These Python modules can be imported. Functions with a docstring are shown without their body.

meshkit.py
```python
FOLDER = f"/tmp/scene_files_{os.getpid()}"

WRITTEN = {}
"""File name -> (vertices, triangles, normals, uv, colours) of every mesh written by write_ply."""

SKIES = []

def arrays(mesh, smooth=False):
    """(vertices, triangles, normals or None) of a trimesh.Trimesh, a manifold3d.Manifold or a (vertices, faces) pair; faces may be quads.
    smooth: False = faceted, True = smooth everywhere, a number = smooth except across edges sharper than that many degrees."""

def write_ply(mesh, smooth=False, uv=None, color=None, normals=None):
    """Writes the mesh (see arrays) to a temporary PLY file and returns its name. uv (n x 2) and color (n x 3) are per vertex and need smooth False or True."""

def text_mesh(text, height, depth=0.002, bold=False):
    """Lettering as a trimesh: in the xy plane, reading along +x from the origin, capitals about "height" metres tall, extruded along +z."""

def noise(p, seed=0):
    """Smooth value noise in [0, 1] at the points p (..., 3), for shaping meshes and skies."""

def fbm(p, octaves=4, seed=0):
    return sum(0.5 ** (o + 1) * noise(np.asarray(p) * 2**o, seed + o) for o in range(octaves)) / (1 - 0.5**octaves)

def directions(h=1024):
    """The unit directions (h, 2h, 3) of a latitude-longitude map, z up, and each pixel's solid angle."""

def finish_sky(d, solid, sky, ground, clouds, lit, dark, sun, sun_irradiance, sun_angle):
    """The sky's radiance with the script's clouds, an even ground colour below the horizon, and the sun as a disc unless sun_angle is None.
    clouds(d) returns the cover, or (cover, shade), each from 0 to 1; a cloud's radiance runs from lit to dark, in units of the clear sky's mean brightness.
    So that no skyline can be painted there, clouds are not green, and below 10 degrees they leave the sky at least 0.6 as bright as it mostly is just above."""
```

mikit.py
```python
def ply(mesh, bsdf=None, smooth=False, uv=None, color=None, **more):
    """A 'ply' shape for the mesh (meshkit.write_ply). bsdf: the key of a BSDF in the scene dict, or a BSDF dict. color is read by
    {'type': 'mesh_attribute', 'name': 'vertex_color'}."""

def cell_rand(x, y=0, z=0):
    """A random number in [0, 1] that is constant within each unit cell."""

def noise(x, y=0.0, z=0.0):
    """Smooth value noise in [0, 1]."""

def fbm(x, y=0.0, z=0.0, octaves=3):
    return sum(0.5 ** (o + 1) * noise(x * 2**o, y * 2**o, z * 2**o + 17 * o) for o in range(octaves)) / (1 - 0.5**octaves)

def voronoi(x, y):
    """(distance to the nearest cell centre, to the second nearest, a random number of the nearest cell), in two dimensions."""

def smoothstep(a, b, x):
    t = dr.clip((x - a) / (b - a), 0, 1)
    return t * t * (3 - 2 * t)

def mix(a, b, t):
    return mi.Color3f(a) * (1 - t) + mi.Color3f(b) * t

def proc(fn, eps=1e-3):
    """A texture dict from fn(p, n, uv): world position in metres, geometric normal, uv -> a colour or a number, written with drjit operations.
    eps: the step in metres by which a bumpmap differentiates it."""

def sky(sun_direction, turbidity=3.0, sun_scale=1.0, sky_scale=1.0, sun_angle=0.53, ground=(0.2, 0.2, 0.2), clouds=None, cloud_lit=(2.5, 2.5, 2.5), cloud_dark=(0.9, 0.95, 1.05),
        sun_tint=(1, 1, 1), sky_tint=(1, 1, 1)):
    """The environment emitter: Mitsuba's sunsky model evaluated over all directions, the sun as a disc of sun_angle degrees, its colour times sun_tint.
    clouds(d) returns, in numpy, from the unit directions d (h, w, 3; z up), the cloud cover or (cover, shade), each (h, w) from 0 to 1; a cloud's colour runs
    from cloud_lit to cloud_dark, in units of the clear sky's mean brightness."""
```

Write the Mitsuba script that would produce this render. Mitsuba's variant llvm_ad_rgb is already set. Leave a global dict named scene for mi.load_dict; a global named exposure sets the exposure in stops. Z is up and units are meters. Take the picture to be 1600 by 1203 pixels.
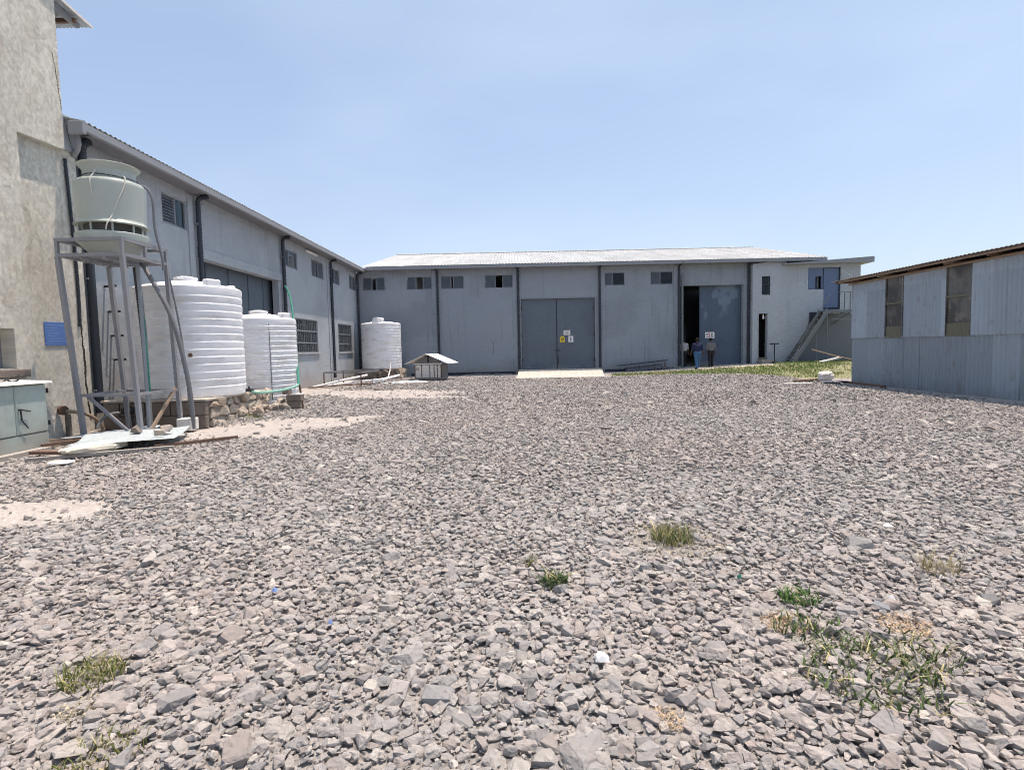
import math, random
import numpy as np, trimesh, mitsuba as mi, drjit as dr
import manifold3d as m3
import mikit, meshkit
from mikit import proc, noise, fbm, voronoi, smoothstep, mix, ply
from shapely.geometry import Polygon, box as sbox, Point
from shapely.ops import unary_union

rng = np.random.default_rng(7); random.seed(7)
T = mi.ScalarTransform4f
scene, labels = {}, {}

# ------------------------------------------------------------------ camera, sky, exposure
F_PX = 860.0
roll, pitch, yaw = math.radians(1.2), math.atan(58.5 / 860), math.radians(-0.25)
EYE = np.array([0, 0, 1.6])
fwd = np.array([math.sin(yaw) * math.cos(pitch), math.cos(yaw) * math.cos(pitch), -math.sin(pitch)])
r0 = np.cross(fwd, [0, 0, 1]); r0 /= np.linalg.norm(r0); u0 = np.cross(r0, fwd)
up = u0 * math.cos(roll) + r0 * math.sin(roll)
scene['camera'] = {'type': 'perspective', 'fov': 2 * math.degrees(math.atan(800 / F_PX)), 'fov_axis': 'x', 'near_clip': 0.05, 'far_clip': 2000.0,
                   'to_world': T().look_at(origin=EYE.tolist(), target=(EYE + fwd).tolist(), up=up.tolist())}
EL, AZ = math.radians(77), math.radians(28)
def haze(d):   # a thin even veil, a little denser towards the horizon, with faint cirrus streaks
    f = meshkit.fbm(d * np.array([2.2, 5.0, 5.5]) + 3.0, 4)
    return .11 + .10 * np.exp(-np.clip(d[..., 2], 0, 1) * 5) + .16 * np.clip((f - .42) * 2.2, 0, 1)
SUN = [math.cos(EL) * math.cos(AZ), math.cos(EL) * math.sin(AZ), math.sin(EL)]
scene['sky'] = mikit.sky(SUN, turbidity=8.0, ground=(0.27, 0.26, 0.25), sky_tint=(0.96, 1.0, 1.06), sun_tint=(1.0, 1.0, 1.06), clouds=lambda d: haze(d),
                         cloud_lit=(1.15, 1.32, 1.55), cloud_dark=(1.0, 1.1, 1.25))
exposure = 2.02

# ------------------------------------------------------------------ materials
def mat(key, color, rough=0.75, spec=0.3, metallic=0.0, bump=None, two=True, **kw):
    b = {'type': 'principled', 'roughness': rough, 'specular': spec, 'metallic': metallic, **kw}
    b['base_color'] = proc(color) if callable(color) else (color if isinstance(color, dict) else {'type': 'rgb', 'value': list(color)})
    if bump: b = {'type': 'bumpmap', 'nested': b, 'arbitrary': proc(bump[0], bump[2] if len(bump) > 2 else 2e-3), 'scale': bump[1]}
    scene[key] = {'type': 'twosided', 'nested': b} if two else b
    return key

def weather(base, dirt, amt=0.35, s=1.0, streak=True, base_z=0.5):
    def fn(p, n, uv):
        h = p.x + p.y
        a = fbm(p.x * 0.6 * s, p.y * 0.6 * s, p.z * 0.6 * s, 4)
        c = mix(base, dirt, smoothstep(0.45, 0.8, a) * amt)
        if streak:
            st = noise(h * 5 * s, p.z * 0.35, 3.0) * noise(h * 17 * s, p.z * 0.8, 9.0)
            c = mix(c, dirt, smoothstep(0.35, 0.75, st) * amt)
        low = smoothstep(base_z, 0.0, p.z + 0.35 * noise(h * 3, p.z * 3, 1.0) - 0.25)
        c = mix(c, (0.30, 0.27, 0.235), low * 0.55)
        return c * (0.94 + 0.12 * noise(p.x * 9, p.y * 9, p.z * 9))
    return fn

mat('wall_paint', weather((0.275, 0.308, 0.348), (0.185, 0.205, 0.227), 0.45, base_z=0.7), 0.8, bump=(lambda p, n, uv: fbm(p.x * 14, p.y * 14, p.z * 14, 3), 0.006))
def left_paint(p, n, uv):
    c = weather((0.335, 0.365, 0.398), (0.24, 0.258, 0.28), 0.5, base_z=0.7)(p, n, uv)
    flake = smoothstep(0.6, 0.72, fbm(p.y * 1.1, p.z * 1.3, 4.0, 4)) * smoothstep(2.2, 0.8, p.z)
    return mix(c, (0.30, 0.29, 0.28), flake * 0.7)
mat('left_wall_paint', left_paint, 0.8, bump=(lambda p, n, uv: fbm(p.x * 12, p.y * 12, p.z * 12, 3), 0.008))
mat('door_paint', weather((0.118, 0.146, 0.178), (0.09, 0.11, 0.132), 0.5), 0.5)
def sliding(p, n, uv):
    c = weather((0.085, 0.115, 0.165), (0.06, 0.08, 0.115), 0.5)(p, n, uv)
    w = smoothstep(0.52, 0.68, fbm(p.x * 1.8, p.z * 1.1, 2.0, 4)) * smoothstep(2.5, 3.6, p.z)
    return mix(c, (0.17, 0.22, 0.28), w * 0.8)
mat('sliding_door_paint', sliding, 0.5)
mat('pipe_dark', (0.035, 0.042, 0.055), 0.45)
mat('pipe_grey', (0.20, 0.21, 0.22), 0.5)
mat('fascia_paint', (0.25, 0.265, 0.285), 0.6)
mat('soffit_paint', (0.16, 0.165, 0.18), 0.8)
def roofing(p, n, uv):
    v = mikit.cell_rand(dr.floor((p.x + 8.85) / .91) + 3, dr.floor((p.y + 3 * noise(p.x, 0.0, 0.0)) / 4.2), 1.0)
    c = weather((0.43, 0.44, 0.435), (0.31, 0.31, 0.30), 0.4, 1.0)(p, n, uv) * (.9 + .16 * v)
    return mix(c, (.25, .2, .17), smoothstep(.6, .75, fbm(p.x * 1.5, p.y * .7, 2.0, 4)) * .2)
mat('roof_white', roofing, 0.5, metallic=0.1)
mat('slat_paint', (0.15, 0.175, 0.2), 0.6)
mat('frame_paint', (0.24, 0.265, 0.29), 0.6)
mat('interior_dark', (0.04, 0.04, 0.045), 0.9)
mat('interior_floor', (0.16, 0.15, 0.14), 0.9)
scene['pane_glass'] = {'type': 'thindielectric', 'int_ior': 1.5, 'specular_reflectance': {'type': 'rgb', 'value': [.3, .34, .37]}, 'specular_transmittance': {'type': 'rgb', 'value': [.7, .75, .75]}}
mat('annex_paint', weather((0.39, 0.42, 0.455), (0.28, 0.30, 0.32), 0.4, 1.3), 0.8, bump=(lambda p, n, uv: fbm(p.x * 10, p.y * 10, p.z * 10, 3), 0.008))
mat('annex_grey', (0.155, 0.17, 0.19), 0.8)
mat('blue_paint', (0.12, 0.165, 0.27), 0.5)
mat('stair_steel', (0.15, 0.165, 0.18), 0.5)
def plaster(p, n, uv):
    a = fbm(p.y * 0.9, p.z * 0.9, p.x, 4); b = fbm(p.y * 6, p.z * 3, p.x, 4)
    c = mix((0.64, 0.625, 0.56), (0.56, 0.545, 0.485), smoothstep(0.35, 0.7, a))
    c = mix(c, (0.47, 0.435, 0.36), smoothstep(0.52, 0.8, b) * 0.5)
    st = noise(p.y * 7, p.z * 0.5, 2.0) * noise(p.y * 19, p.z * 0.9, 5.0)
    c = mix(c, (0.45, 0.44, 0.385), smoothstep(0.3, 0.7, st) * 0.5)
    pale = smoothstep(0.5, 0.62, fbm(p.y * 1.6, p.z * 0.45, 8.0, 3)) * smoothstep(5, 3, p.z)
    c = mix(c, (0.68, 0.67, 0.62), pale * 0.5)
    return c * (0.83 + 0.30 * noise(p.y * 22, p.z * 15, 3.0)) * (0.9 + 0.2 * noise(p.y * 60, p.z * 50, 6.0))
mat('beige_plaster', plaster, 0.9, 0.15, bump=(lambda p, n, uv: fbm(p.y * 16, p.z * 11, p.x * 16, 4) + 0.5 * fbm(p.y * 60, p.z * 60, p.x * 60, 2), 0.06, 4e-3))
mat('rust_brown', (0.12, 0.075, 0.055), 0.85)
mat('crack_dark', (0.05, 0.045, 0.04), 0.95)
def poly_white(p, n, uv):
    d = fbm(p.x * 2.5, p.y * 2.5, p.z * 5, 4)
    c = mix((0.76, 0.77, 0.79), (0.58, 0.57, 0.54), smoothstep(0.48, 0.8, d) * 0.75)
    return mix(c, (0.5, 0.45, 0.38), smoothstep(1.2, 0.4, p.z) * smoothstep(0.4, 0.7, noise(p.x * 6, p.y * 6, p.z * 2)) * 0.35)
mat('tank_plastic', poly_white, 0.42, 0.4)
mat('frp_cream', (0.375, 0.415, 0.385), 0.4, 0.4)
mat('frp_dark', (0.09, 0.09, 0.085), 0.9)
mat('stand_steel', (0.235, 0.24, 0.26), 0.5)
mat('rope_white', (0.55, 0.54, 0.5), 0.9)
mat('hose_grey', (0.17, 0.175, 0.19), 0.5)
mat('hose_green', (0.04, 0.19, 0.145), 0.5)
mat('hose_pale', (0.25, 0.46, 0.39), 0.5)
def stone_col(p, n, uv):
    a = fbm(p.x * 2.2, p.y * 2.2, p.z * 2.2, 3)
    c = mix((0.42, 0.37, 0.31), (0.30, 0.24, 0.19), smoothstep(0.4, 0.7, a))
    return c * (0.75 + 0.5 * fbm(p.x * 18, p.y * 18, p.z * 18, 3))
mat('masonry_stone', stone_col, 0.9, bump=(lambda p, n, uv: fbm(p.x * 25, p.y * 25, p.z * 25, 3), 0.015))
mat('mortar', lambda p, n, uv: mix((0.33, 0.30, 0.26), (0.24, 0.21, 0.18), fbm(p.x * 5, p.y * 5, p.z * 5, 3)), 0.95, bump=(lambda p, n, uv: fbm(p.x * 30, p.y * 30, p.z * 30, 3), 0.02))
mat('block_brown', lambda p, n, uv: mix((0.22, 0.185, 0.16), (0.15, 0.125, 0.11), fbm(p.x * 7, p.y * 7, p.z * 7, 3)), 0.95, bump=(lambda p, n, uv: fbm(p.x * 40, p.y * 40, p.z * 40, 3), 0.012))
mat('concrete', lambda p, n, uv: mix((0.48, 0.43, 0.37), (0.36, 0.32, 0.28), fbm(p.x * 2, p.y * 2, p.z * 2, 4)), 0.9)
mat('slab_grey', (0.30, 0.275, 0.25), 0.9)
mat('cabinet_green', weather((0.35, 0.41, 0.385), (0.27, 0.31, 0.29), 0.4, 3.0), 0.45)
mat('metal_black', (0.03, 0.03, 0.032), 0.5)
mat('white_paint', (0.66, 0.64, 0.61), 0.6)
mat('white_clean', (0.76, 0.76, 0.76), 0.5)
mat('cardboard_cream', (0.60, 0.56, 0.47), 0.9)
mat('grey_panel', (0.17, 0.17, 0.17), 0.7)
mat('wood_brown', lambda p, n, uv: mix((0.20, 0.13, 0.095), (0.11, 0.07, 0.055), fbm(p.x * 3, p.y * 3, p.z * 30, 3)), 0.85)
mat('wood_pale', (0.31, 0.235, 0.175), 0.85)
def galv(base):
    def fn(p, n, uv):
        v = cr(dr.floor(p.y / .87) + 7, dr.floor(p.z * .6), 3.0)
        st = noise(p.y * 9, p.z * .5, 2.0) * noise(p.y * 31, p.z * 1.1, 4.0)
        c = mi.Color3f(base) * (.84 + .3 * v)
        c = mix(c, [x * .6 for x in base], smoothstep(.35, .8, st) * .6)
        ru = smoothstep(.66, .78, noise(p.y * 6, p.z * 6, 9.0)) * smoothstep(.5, .8, noise(p.y * 33, p.z * 3.5, 7.0))
        c = mix(c, (.20, .15, .12), ru * .28)
        return mix(c, (.2, .17, .14), smoothstep(.5, .0, p.z + .3 * noise(p.y * 4, p.z * 4, 0.0)) * .35)
    return fn
from mikit import cell_rand as cr
mat('galv_up', galv((0.36, 0.42, 0.475)), 0.45, 0.5, 0.2)
mat('galv_low_shaded', galv((0.295, 0.342, 0.385)), 0.5, 0.4, 0.15)  # darker copy of the upper metal: weaker skylight low down, put into the colour
mat('sheet_blue', (0.42, 0.475, 0.495), 0.45, 0.4, 0.1)
mat('roof_under', (0.17, 0.155, 0.15), 0.7)
mat('plastic_dim', lambda p, n, uv: mix(mix((0.15, 0.145, 0.13), (0.075, 0.072, 0.066), smoothstep(.35, .65, fbm(p.y * 2.2, p.z * 1.6, 4.0, 4))), (.24, .225, .2), smoothstep(.62, .7, fbm(p.y * 4, p.z * 4, 8.0, 3)) * .5), 0.3, 0.5)
mat('plastic_olive', (0.16, 0.155, 0.11), 0.4)
mat('sign_blue', (0.10, 0.19, 0.46), 0.5)
mat('sign_blue_pale', (0.22, 0.33, 0.6), 0.5)
mat('sign_yellow', (0.72, 0.55, 0.06), 0.5)
mat('sign_red', (0.6, 0.2, 0.2), 0.5)
mat('skin', (0.10, 0.058, 0.04), 0.6)
mat('hair_black', (0.012, 0.011, 0.011), 0.8)
mat('cloth_navy', (0.026, 0.03, 0.075), 0.9)
mat('cloth_jeans', (0.06, 0.14, 0.27), 0.9)
mat('cloth_grey', (0.16, 0.155, 0.165), 0.9)
mat('cloth_black', (0.02, 0.02, 0.026), 0.9)
mat('cloth_pale', (0.40, 0.38, 0.38), 0.9)
VC = {'type': 'mesh_attribute', 'name': 'vertex_color'}
def grain(p, n, uv): return smoothstep(.38, .78, fbm(p.x * 45, p.y * 45, p.z * 45, 3)) * .42
scene['gravel_bsdf'] = {'type': 'bumpmap', 'nested': {'type': 'blendbsdf', 'weight': proc(grain),
                            'a': {'type': 'principled', 'roughness': 0.85, 'specular': 0.25, 'base_color': VC},
                            'b': {'type': 'principled', 'roughness': 0.9, 'specular': 0.2, 'base_color': {'type': 'rgb', 'value': [.235, .225, .215]}}},
                        'arbitrary': proc(lambda p, n, uv: fbm(p.x * 60, p.y * 60, p.z * 60, 3), 1.5e-3), 'scale': 0.014}
scene['blade_bsdf'] = {'type': 'twosided', 'nested': {'type': 'principled', 'roughness': 0.7, 'specular': 0.2, 'base_color': VC}}
scene['scrap_bsdf'] = {'type': 'twosided', 'nested': {'type': 'principled', 'roughness': 0.7, 'base_color': VC}}

# ------------------------------------------------------------------ helpers
def key_of(name):
    k, i = name, 0
    while k in scene or k in labels or any(q.startswith(k + '__') for q in TAKEN.get(k, ())):
        i += 1; k = f'{name}_{i:03d}'
    return k
TAKEN = {}
def thing(name, label, cat, group=None):
    k = key_of(name)
    labels[k] = {'label': label, 'category': cat}
    if group: labels[k]['group'] = group
    return k
def part(parent, name, mesh, m, smooth=False, label=None, kind=None, color=None):
    k = key_of(f'{parent}__{name}')
    scene[k] = ply(mesh, m, smooth, color=color)
    if label or kind:
        labels[k] = {}
        if label: labels[k]['label'] = label
        if kind: labels[k]['kind'] = kind
    return k
def solo(name, mesh, m, label, cat, smooth=False, group=None, kind=None, color=None):
    k = thing(name, label, cat, group)
    if kind: labels[k] = {'label': label, 'category': cat, 'kind': kind}
    scene[k] = ply(mesh, m, smooth, color=color)
    return k

cat_ = trimesh.util.concatenate
def box(x0, x1, y0, y1, z0, z1):
    m = trimesh.creation.box(extents=[abs(x1 - x0), abs(y1 - y0), abs(z1 - z0)])
    m.apply_translation([(x0 + x1) / 2, (y0 + y1) / 2, (z0 + z1) / 2]); return m
def bbox(x0, x1, y0, y1, z0, z1, b=0.01):
    x0, x1 = sorted((x0, x1)); y0, y1 = sorted((y0, y1)); z0, z1 = sorted((z0, z1))
    b = min(b, (x1 - x0) * .45, (y1 - y0) * .45, (z1 - z0) * .45)
    P = []
    for x, sx in ((x0, 1), (x1, -1)):
        for y, sy in ((y0, 1), (y1, -1)):
            for z, sz in ((z0, 1), (z1, -1)):
                P += [(x, y + sy * b, z + sz * b), (x + sx * b, y, z + sz * b), (x + sx * b, y + sy * b, z)]
    return trimesh.convex.convex_hull(np.array(P))
def tube(pts, r, n=8, smooth_path=0):
    p = np.asarray(pts, float)
    if smooth_path:
        from scipy.interpolate import CubicSpline
        t = np.r_[0, np.cumsum(np.linalg.norm(np.diff(p, axis=0), axis=1))]
        p = CubicSpline(t, p)(np.linspace(0, t[-1], smooth_path))
    rr = np.broadcast_to(r, (len(p),))
    t = np.gradient(p, axis=0); t /= np.linalg.norm(t, axis=1, keepdims=True) + 1e-12
    a = np.cross(t[0], [0, 0, 1.0] if abs(t[0][2]) < .9 else [1.0, 0, 0]); a /= np.linalg.norm(a)
    V = []; ang = np.arange(n) * 2 * np.pi / n
    for i in range(len(p)):
        a = a - t[i] * (a @ t[i]); a /= np.linalg.norm(a); b = np.cross(t[i], a)
        V.append(p[i] + rr[i] * (np.cos(ang)[:, None] * a + np.sin(ang)[:, None] * b))
    V = np.vstack(V + [p[:1], p[-1:]]); Fc = []
    for i in range(len(p) - 1):
        for j in range(n):
            q = [i * n + j, i * n + (j + 1) % n, (i + 1) * n + (j + 1) % n, (i + 1) * n + j]
            Fc += [[q[0], q[1], q[2]], [q[0], q[2], q[3]]]
    L = len(p) * n
    for j in range(n):
        Fc += [[L, (j + 1) % n, j], [L + 1, L - n + j, L - n + (j + 1) % n]]
    return trimesh.Trimesh(V, Fc, process=False)
def bar(p, q, w=0.04, h=None):
    """square bar between two points"""
    p, q = np.asarray(p, float), np.asarray(q, float); h = h or w
    d = q - p; L = np.linalg.norm(d); d /= L
    s = np.cross(d, [0, 0, 1.0]) if abs(d[2]) < .95 else np.array([1.0, 0, 0]); s -= d * (s @ d); s /= np.linalg.norm(s); t = np.cross(s, d)
    m = trimesh.creation.box(extents=[w, L, h]); M = np.eye(4); M[:3, 0] = s; M[:3, 1] = d; M[:3, 2] = t; M[:3, 3] = (p + q) / 2
    m.apply_transform(M); return m
def lathe(prof, n=48, c=(0, 0, 0)):
    p = np.asarray(prof, float); ang = np.arange(n) * 2 * np.pi / n
    V = np.stack([p[:, None, 0] * np.cos(ang), p[:, None, 0] * np.sin(ang), np.broadcast_to(p[:, None, 1], (len(p), n))], -1).reshape(-1, 3) + np.asarray(c)
    Fc = []
    for i in range(len(p) - 1):
        for j in range(n):
            q = [i * n + j, i * n + (j + 1) % n, (i + 1) * n + (j + 1) % n, (i + 1) * n + j]
            Fc += [[q[0], q[1], q[2]], [q[0], q[2], q[3]]]
    return trimesh.Trimesh(V, Fc, process=False)
def mapm(m, fn):
    m = m.copy(); m.vertices = fn(np.array(m.vertices)); return m
# wall planes: (u along the wall, w outward, z)
def LW(v): return np.stack([-9.3 + v[:, 1], v[:, 0], v[:, 2]], 1)
def BW(v): return np.stack([v[:, 0], 33.3 - v[:, 1], v[:, 2]], 1)
def AW(v): return np.stack([v[:, 0], 33.0 - v[:, 1], v[:, 2]], 1)
def SW(v): return np.stack([12.8 - v[:, 1], v[:, 0], v[:, 2]], 1)
GS = 9.2 / 8.7
def GE(v): return np.c_[v[:, 0] * GS, v[:, 1] * GS, 1.6 + (v[:, 2] - 1.6) * GS]
def GW(v): return GE(np.stack([-8.7 + v[:, 1], v[:, 0], v[:, 2]], 1))
def wall(outline, holes, w0, w1, fn):
    s = Polygon(outline).difference(unary_union([sbox(*h) for h in holes])) if holes else Polygon(outline)
    ms = []
    for g_ in getattr(s, 'geoms', [s]):
        m = trimesh.creation.extrude_polygon(g_, w1 - w0, engine='earcut')
        v = np.array(m.vertices); m.vertices = fn(np.stack([v[:, 0], v[:, 2] + w0, v[:, 1]], 1)); ms.append(m)
    return cat_(ms)
def corr(u0, u1, z0, z1, pitch=0.076, amp=0.009, w=0.0, nz=1, per=6, wob=0.0):
    n = max(2, int(round((u1 - u0) / pitch * per))); u = np.linspace(u0, u1, n + 1); z = np.linspace(z0, z1, nz + 1)
    U, Z = np.meshgrid(u, z, indexing='ij')
    Wd = w + amp * np.sin(U / pitch * 2 * np.pi)
    if wob: Wd = Wd + wob * (meshkit.noise(np.stack([U * 1.3, Z * 1.1, U * 0 + w * 50], -1)) - .5)
    V = np.stack([U, Wd, Z], -1).reshape(-1, 3); k = nz + 1
    i, j = np.meshgrid(np.arange(n), np.arange(nz), indexing='ij'); a = (i * k + j).ravel()
    return trimesh.Trimesh(V, np.vstack([np.c_[a, a + k, a + k + 1], np.c_[a, a + k + 1, a + 1]]), process=False)
def ss(a, b, x):
    t = np.clip((x - a) / (b - a), 0, 1); return t * t * (3 - 2 * t)
def hull(pts): return trimesh.convex.convex_hull(np.asarray(pts, float))
def rock(c, s, seed, n=12, rot=None):
    r = np.random.default_rng(seed); q = r.normal(size=(n, 3)); q /= np.linalg.norm(q, axis=1, keepdims=True)
    q = np.sign(q) * np.abs(q) ** 0.7 * np.asarray(s)
    m = hull(q); m.apply_transform(trimesh.transformations.rotation_matrix(r.uniform(0, 6.28) if rot is None else rot, [0, 0, 1])); m.apply_translation(c); return m

def gz(x, y):
    x, y = np.asarray(x, float), np.asarray(y, float)
    return 0.42 * ss(4, 18, x) * ss(22, 33, y) + 0.1 * ss(-5.2, -6.6, x) * ss(11.5, 13.5, y) * (1 - ss(18, 21, y))

# ------------------------------------------------------------------ ground
BARE = [(-5.6, 20.3, 4.3, 2.5), (-6.1, 11.2, 1.7, 1.5), (-4.7, 12.5, 1.7, 1.1), (-5.4, 5.55, 1.3, .6), (-8.6, 24, 1.6, 6.5), (-3.2, 18.6, 1.8, .8)]
def bare_np(x, y):
    w = (meshkit.fbm(np.stack([x * .9, y * .9, x * 0], -1), 3) - .5) * 1.1
    b = np.zeros_like(x)
    for cx, cy, rx, ry in BARE:
        d = np.sqrt(((x - cx) / rx) ** 2 + ((y - cy) / ry) ** 2); b = np.maximum(b, 1 - ss(.62, 1.25, d + w))
    return b
GRASS = Polygon([(5.0, 28.6), (8, 28.1), (10.2, 27.2), (11.6, 26.0), (12.5, 24.2), (14, 23.6), (20.6, 24), (20.5, 32.5), (15.4, 32.5), (14.6, 30.8), (10, 30.2), (5.4, 30.4)])
def ground_col(p, n, uv):
    d, d2, r = voronoi(p.x * 14, p.y * 14)
    c = mix((0.315, 0.297, 0.283), (0.245, 0.23, 0.22), r)
    c = mix(c, (0.13, 0.12, 0.115), smoothstep(0.12, 0.0, d2 - d) * 0.7)
    big = fbm(p.x * .5, p.y * .5, 1.0, 4)
    c = mix(c, (0.345, 0.32, 0.30), smoothstep(.45, .7, big) * .6)
    w = (fbm(p.x * .9, p.y * .9, 3.0, 3) - .5) * .8
    b = mi.Float(0)
    for cx, cy, rx, ry in BARE:
        q = dr.sqrt(dr.square((p.x - cx) / rx) + dr.square((p.y - cy) / ry))
        b = dr.maximum(b, 1 - smoothstep(.55, 1.3, q + w))
    soil = mix((0.385, 0.355, 0.33), (0.315, 0.29, 0.27), fbm(p.x * 3, p.y * 3, 0.0, 4))
    c = mix(c, soil, b * .92)
    f = smoothstep(5.0, 5.8, p.x) * smoothstep(27.4, 28.2, p.y) * smoothstep(31.0, 30.4, p.y + (p.x > 15) * -1.5)
    f = dr.maximum(f, smoothstep(11.8, 12.6, p.x + (p.y - 24) * .2 + w) * smoothstep(23.0, 23.6, p.y))
    c = mix(c, mix((0.17, 0.19, 0.08), (0.28, 0.26, 0.15), fbm(p.x * 1.7, p.y * 1.7, 5.0, 3)), f * .85)
    pth = smoothstep(10, 11, p.x) * smoothstep(30.5, 31.0, p.y) * smoothstep(16, 15, p.x)
    c = mix(c, (0.44, 0.39, 0.33), pth * .8)
    return c * (.85 + .3 * noise(p.x * 40, p.y * 40, 2.0))
mat('ground_soil', ground_col, 0.95, 0.15, bump=(lambda p, n, uv: fbm(p.x * 12, p.y * 12, 0.0, 4), 0.05, 6e-3))
gx = np.unique(np.r_[np.linspace(-300, -40, 8), np.linspace(-40, -16, 7), np.arange(-16, 26, .5), np.linspace(26, 60, 8), np.linspace(60, 300, 8)])
gy = np.unique(np.r_[np.linspace(-200, -20, 8), np.linspace(-20, -2, 7), np.arange(-2, 36, .5), np.linspace(36, 80, 9), np.linspace(80, 600, 10)])
GX, GY = np.meshgrid(gx, gy, indexing='ij')
GZ = gz(GX, GY) - 0.012 + .05 * (meshkit.fbm(np.stack([GX * .6, GY * .6, GX * 0], -1), 3) - .5) * (GY < 31)
k = len(gy); i, j = np.meshgrid(np.arange(len(gx) - 1), np.arange(k - 1), indexing='ij'); a = (i * k + j).ravel()
ground = trimesh.Trimesh(np.stack([GX, GY, GZ], -1).reshape(-1, 3), np.vstack([np.c_[a, a + k, a + k + 1], np.c_[a, a + k + 1, a + 1]]), process=False)
scene['ground'] = ply(ground, 'ground_soil', True)
labels['ground'] = {'kind': 'structure'}
def gsurf(x, y):
    return gz(x, y) - 0.012 + .05 * (meshkit.fbm(np.stack([x * .6, y * .6, x * 0], -1), 3) - .5)

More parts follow.
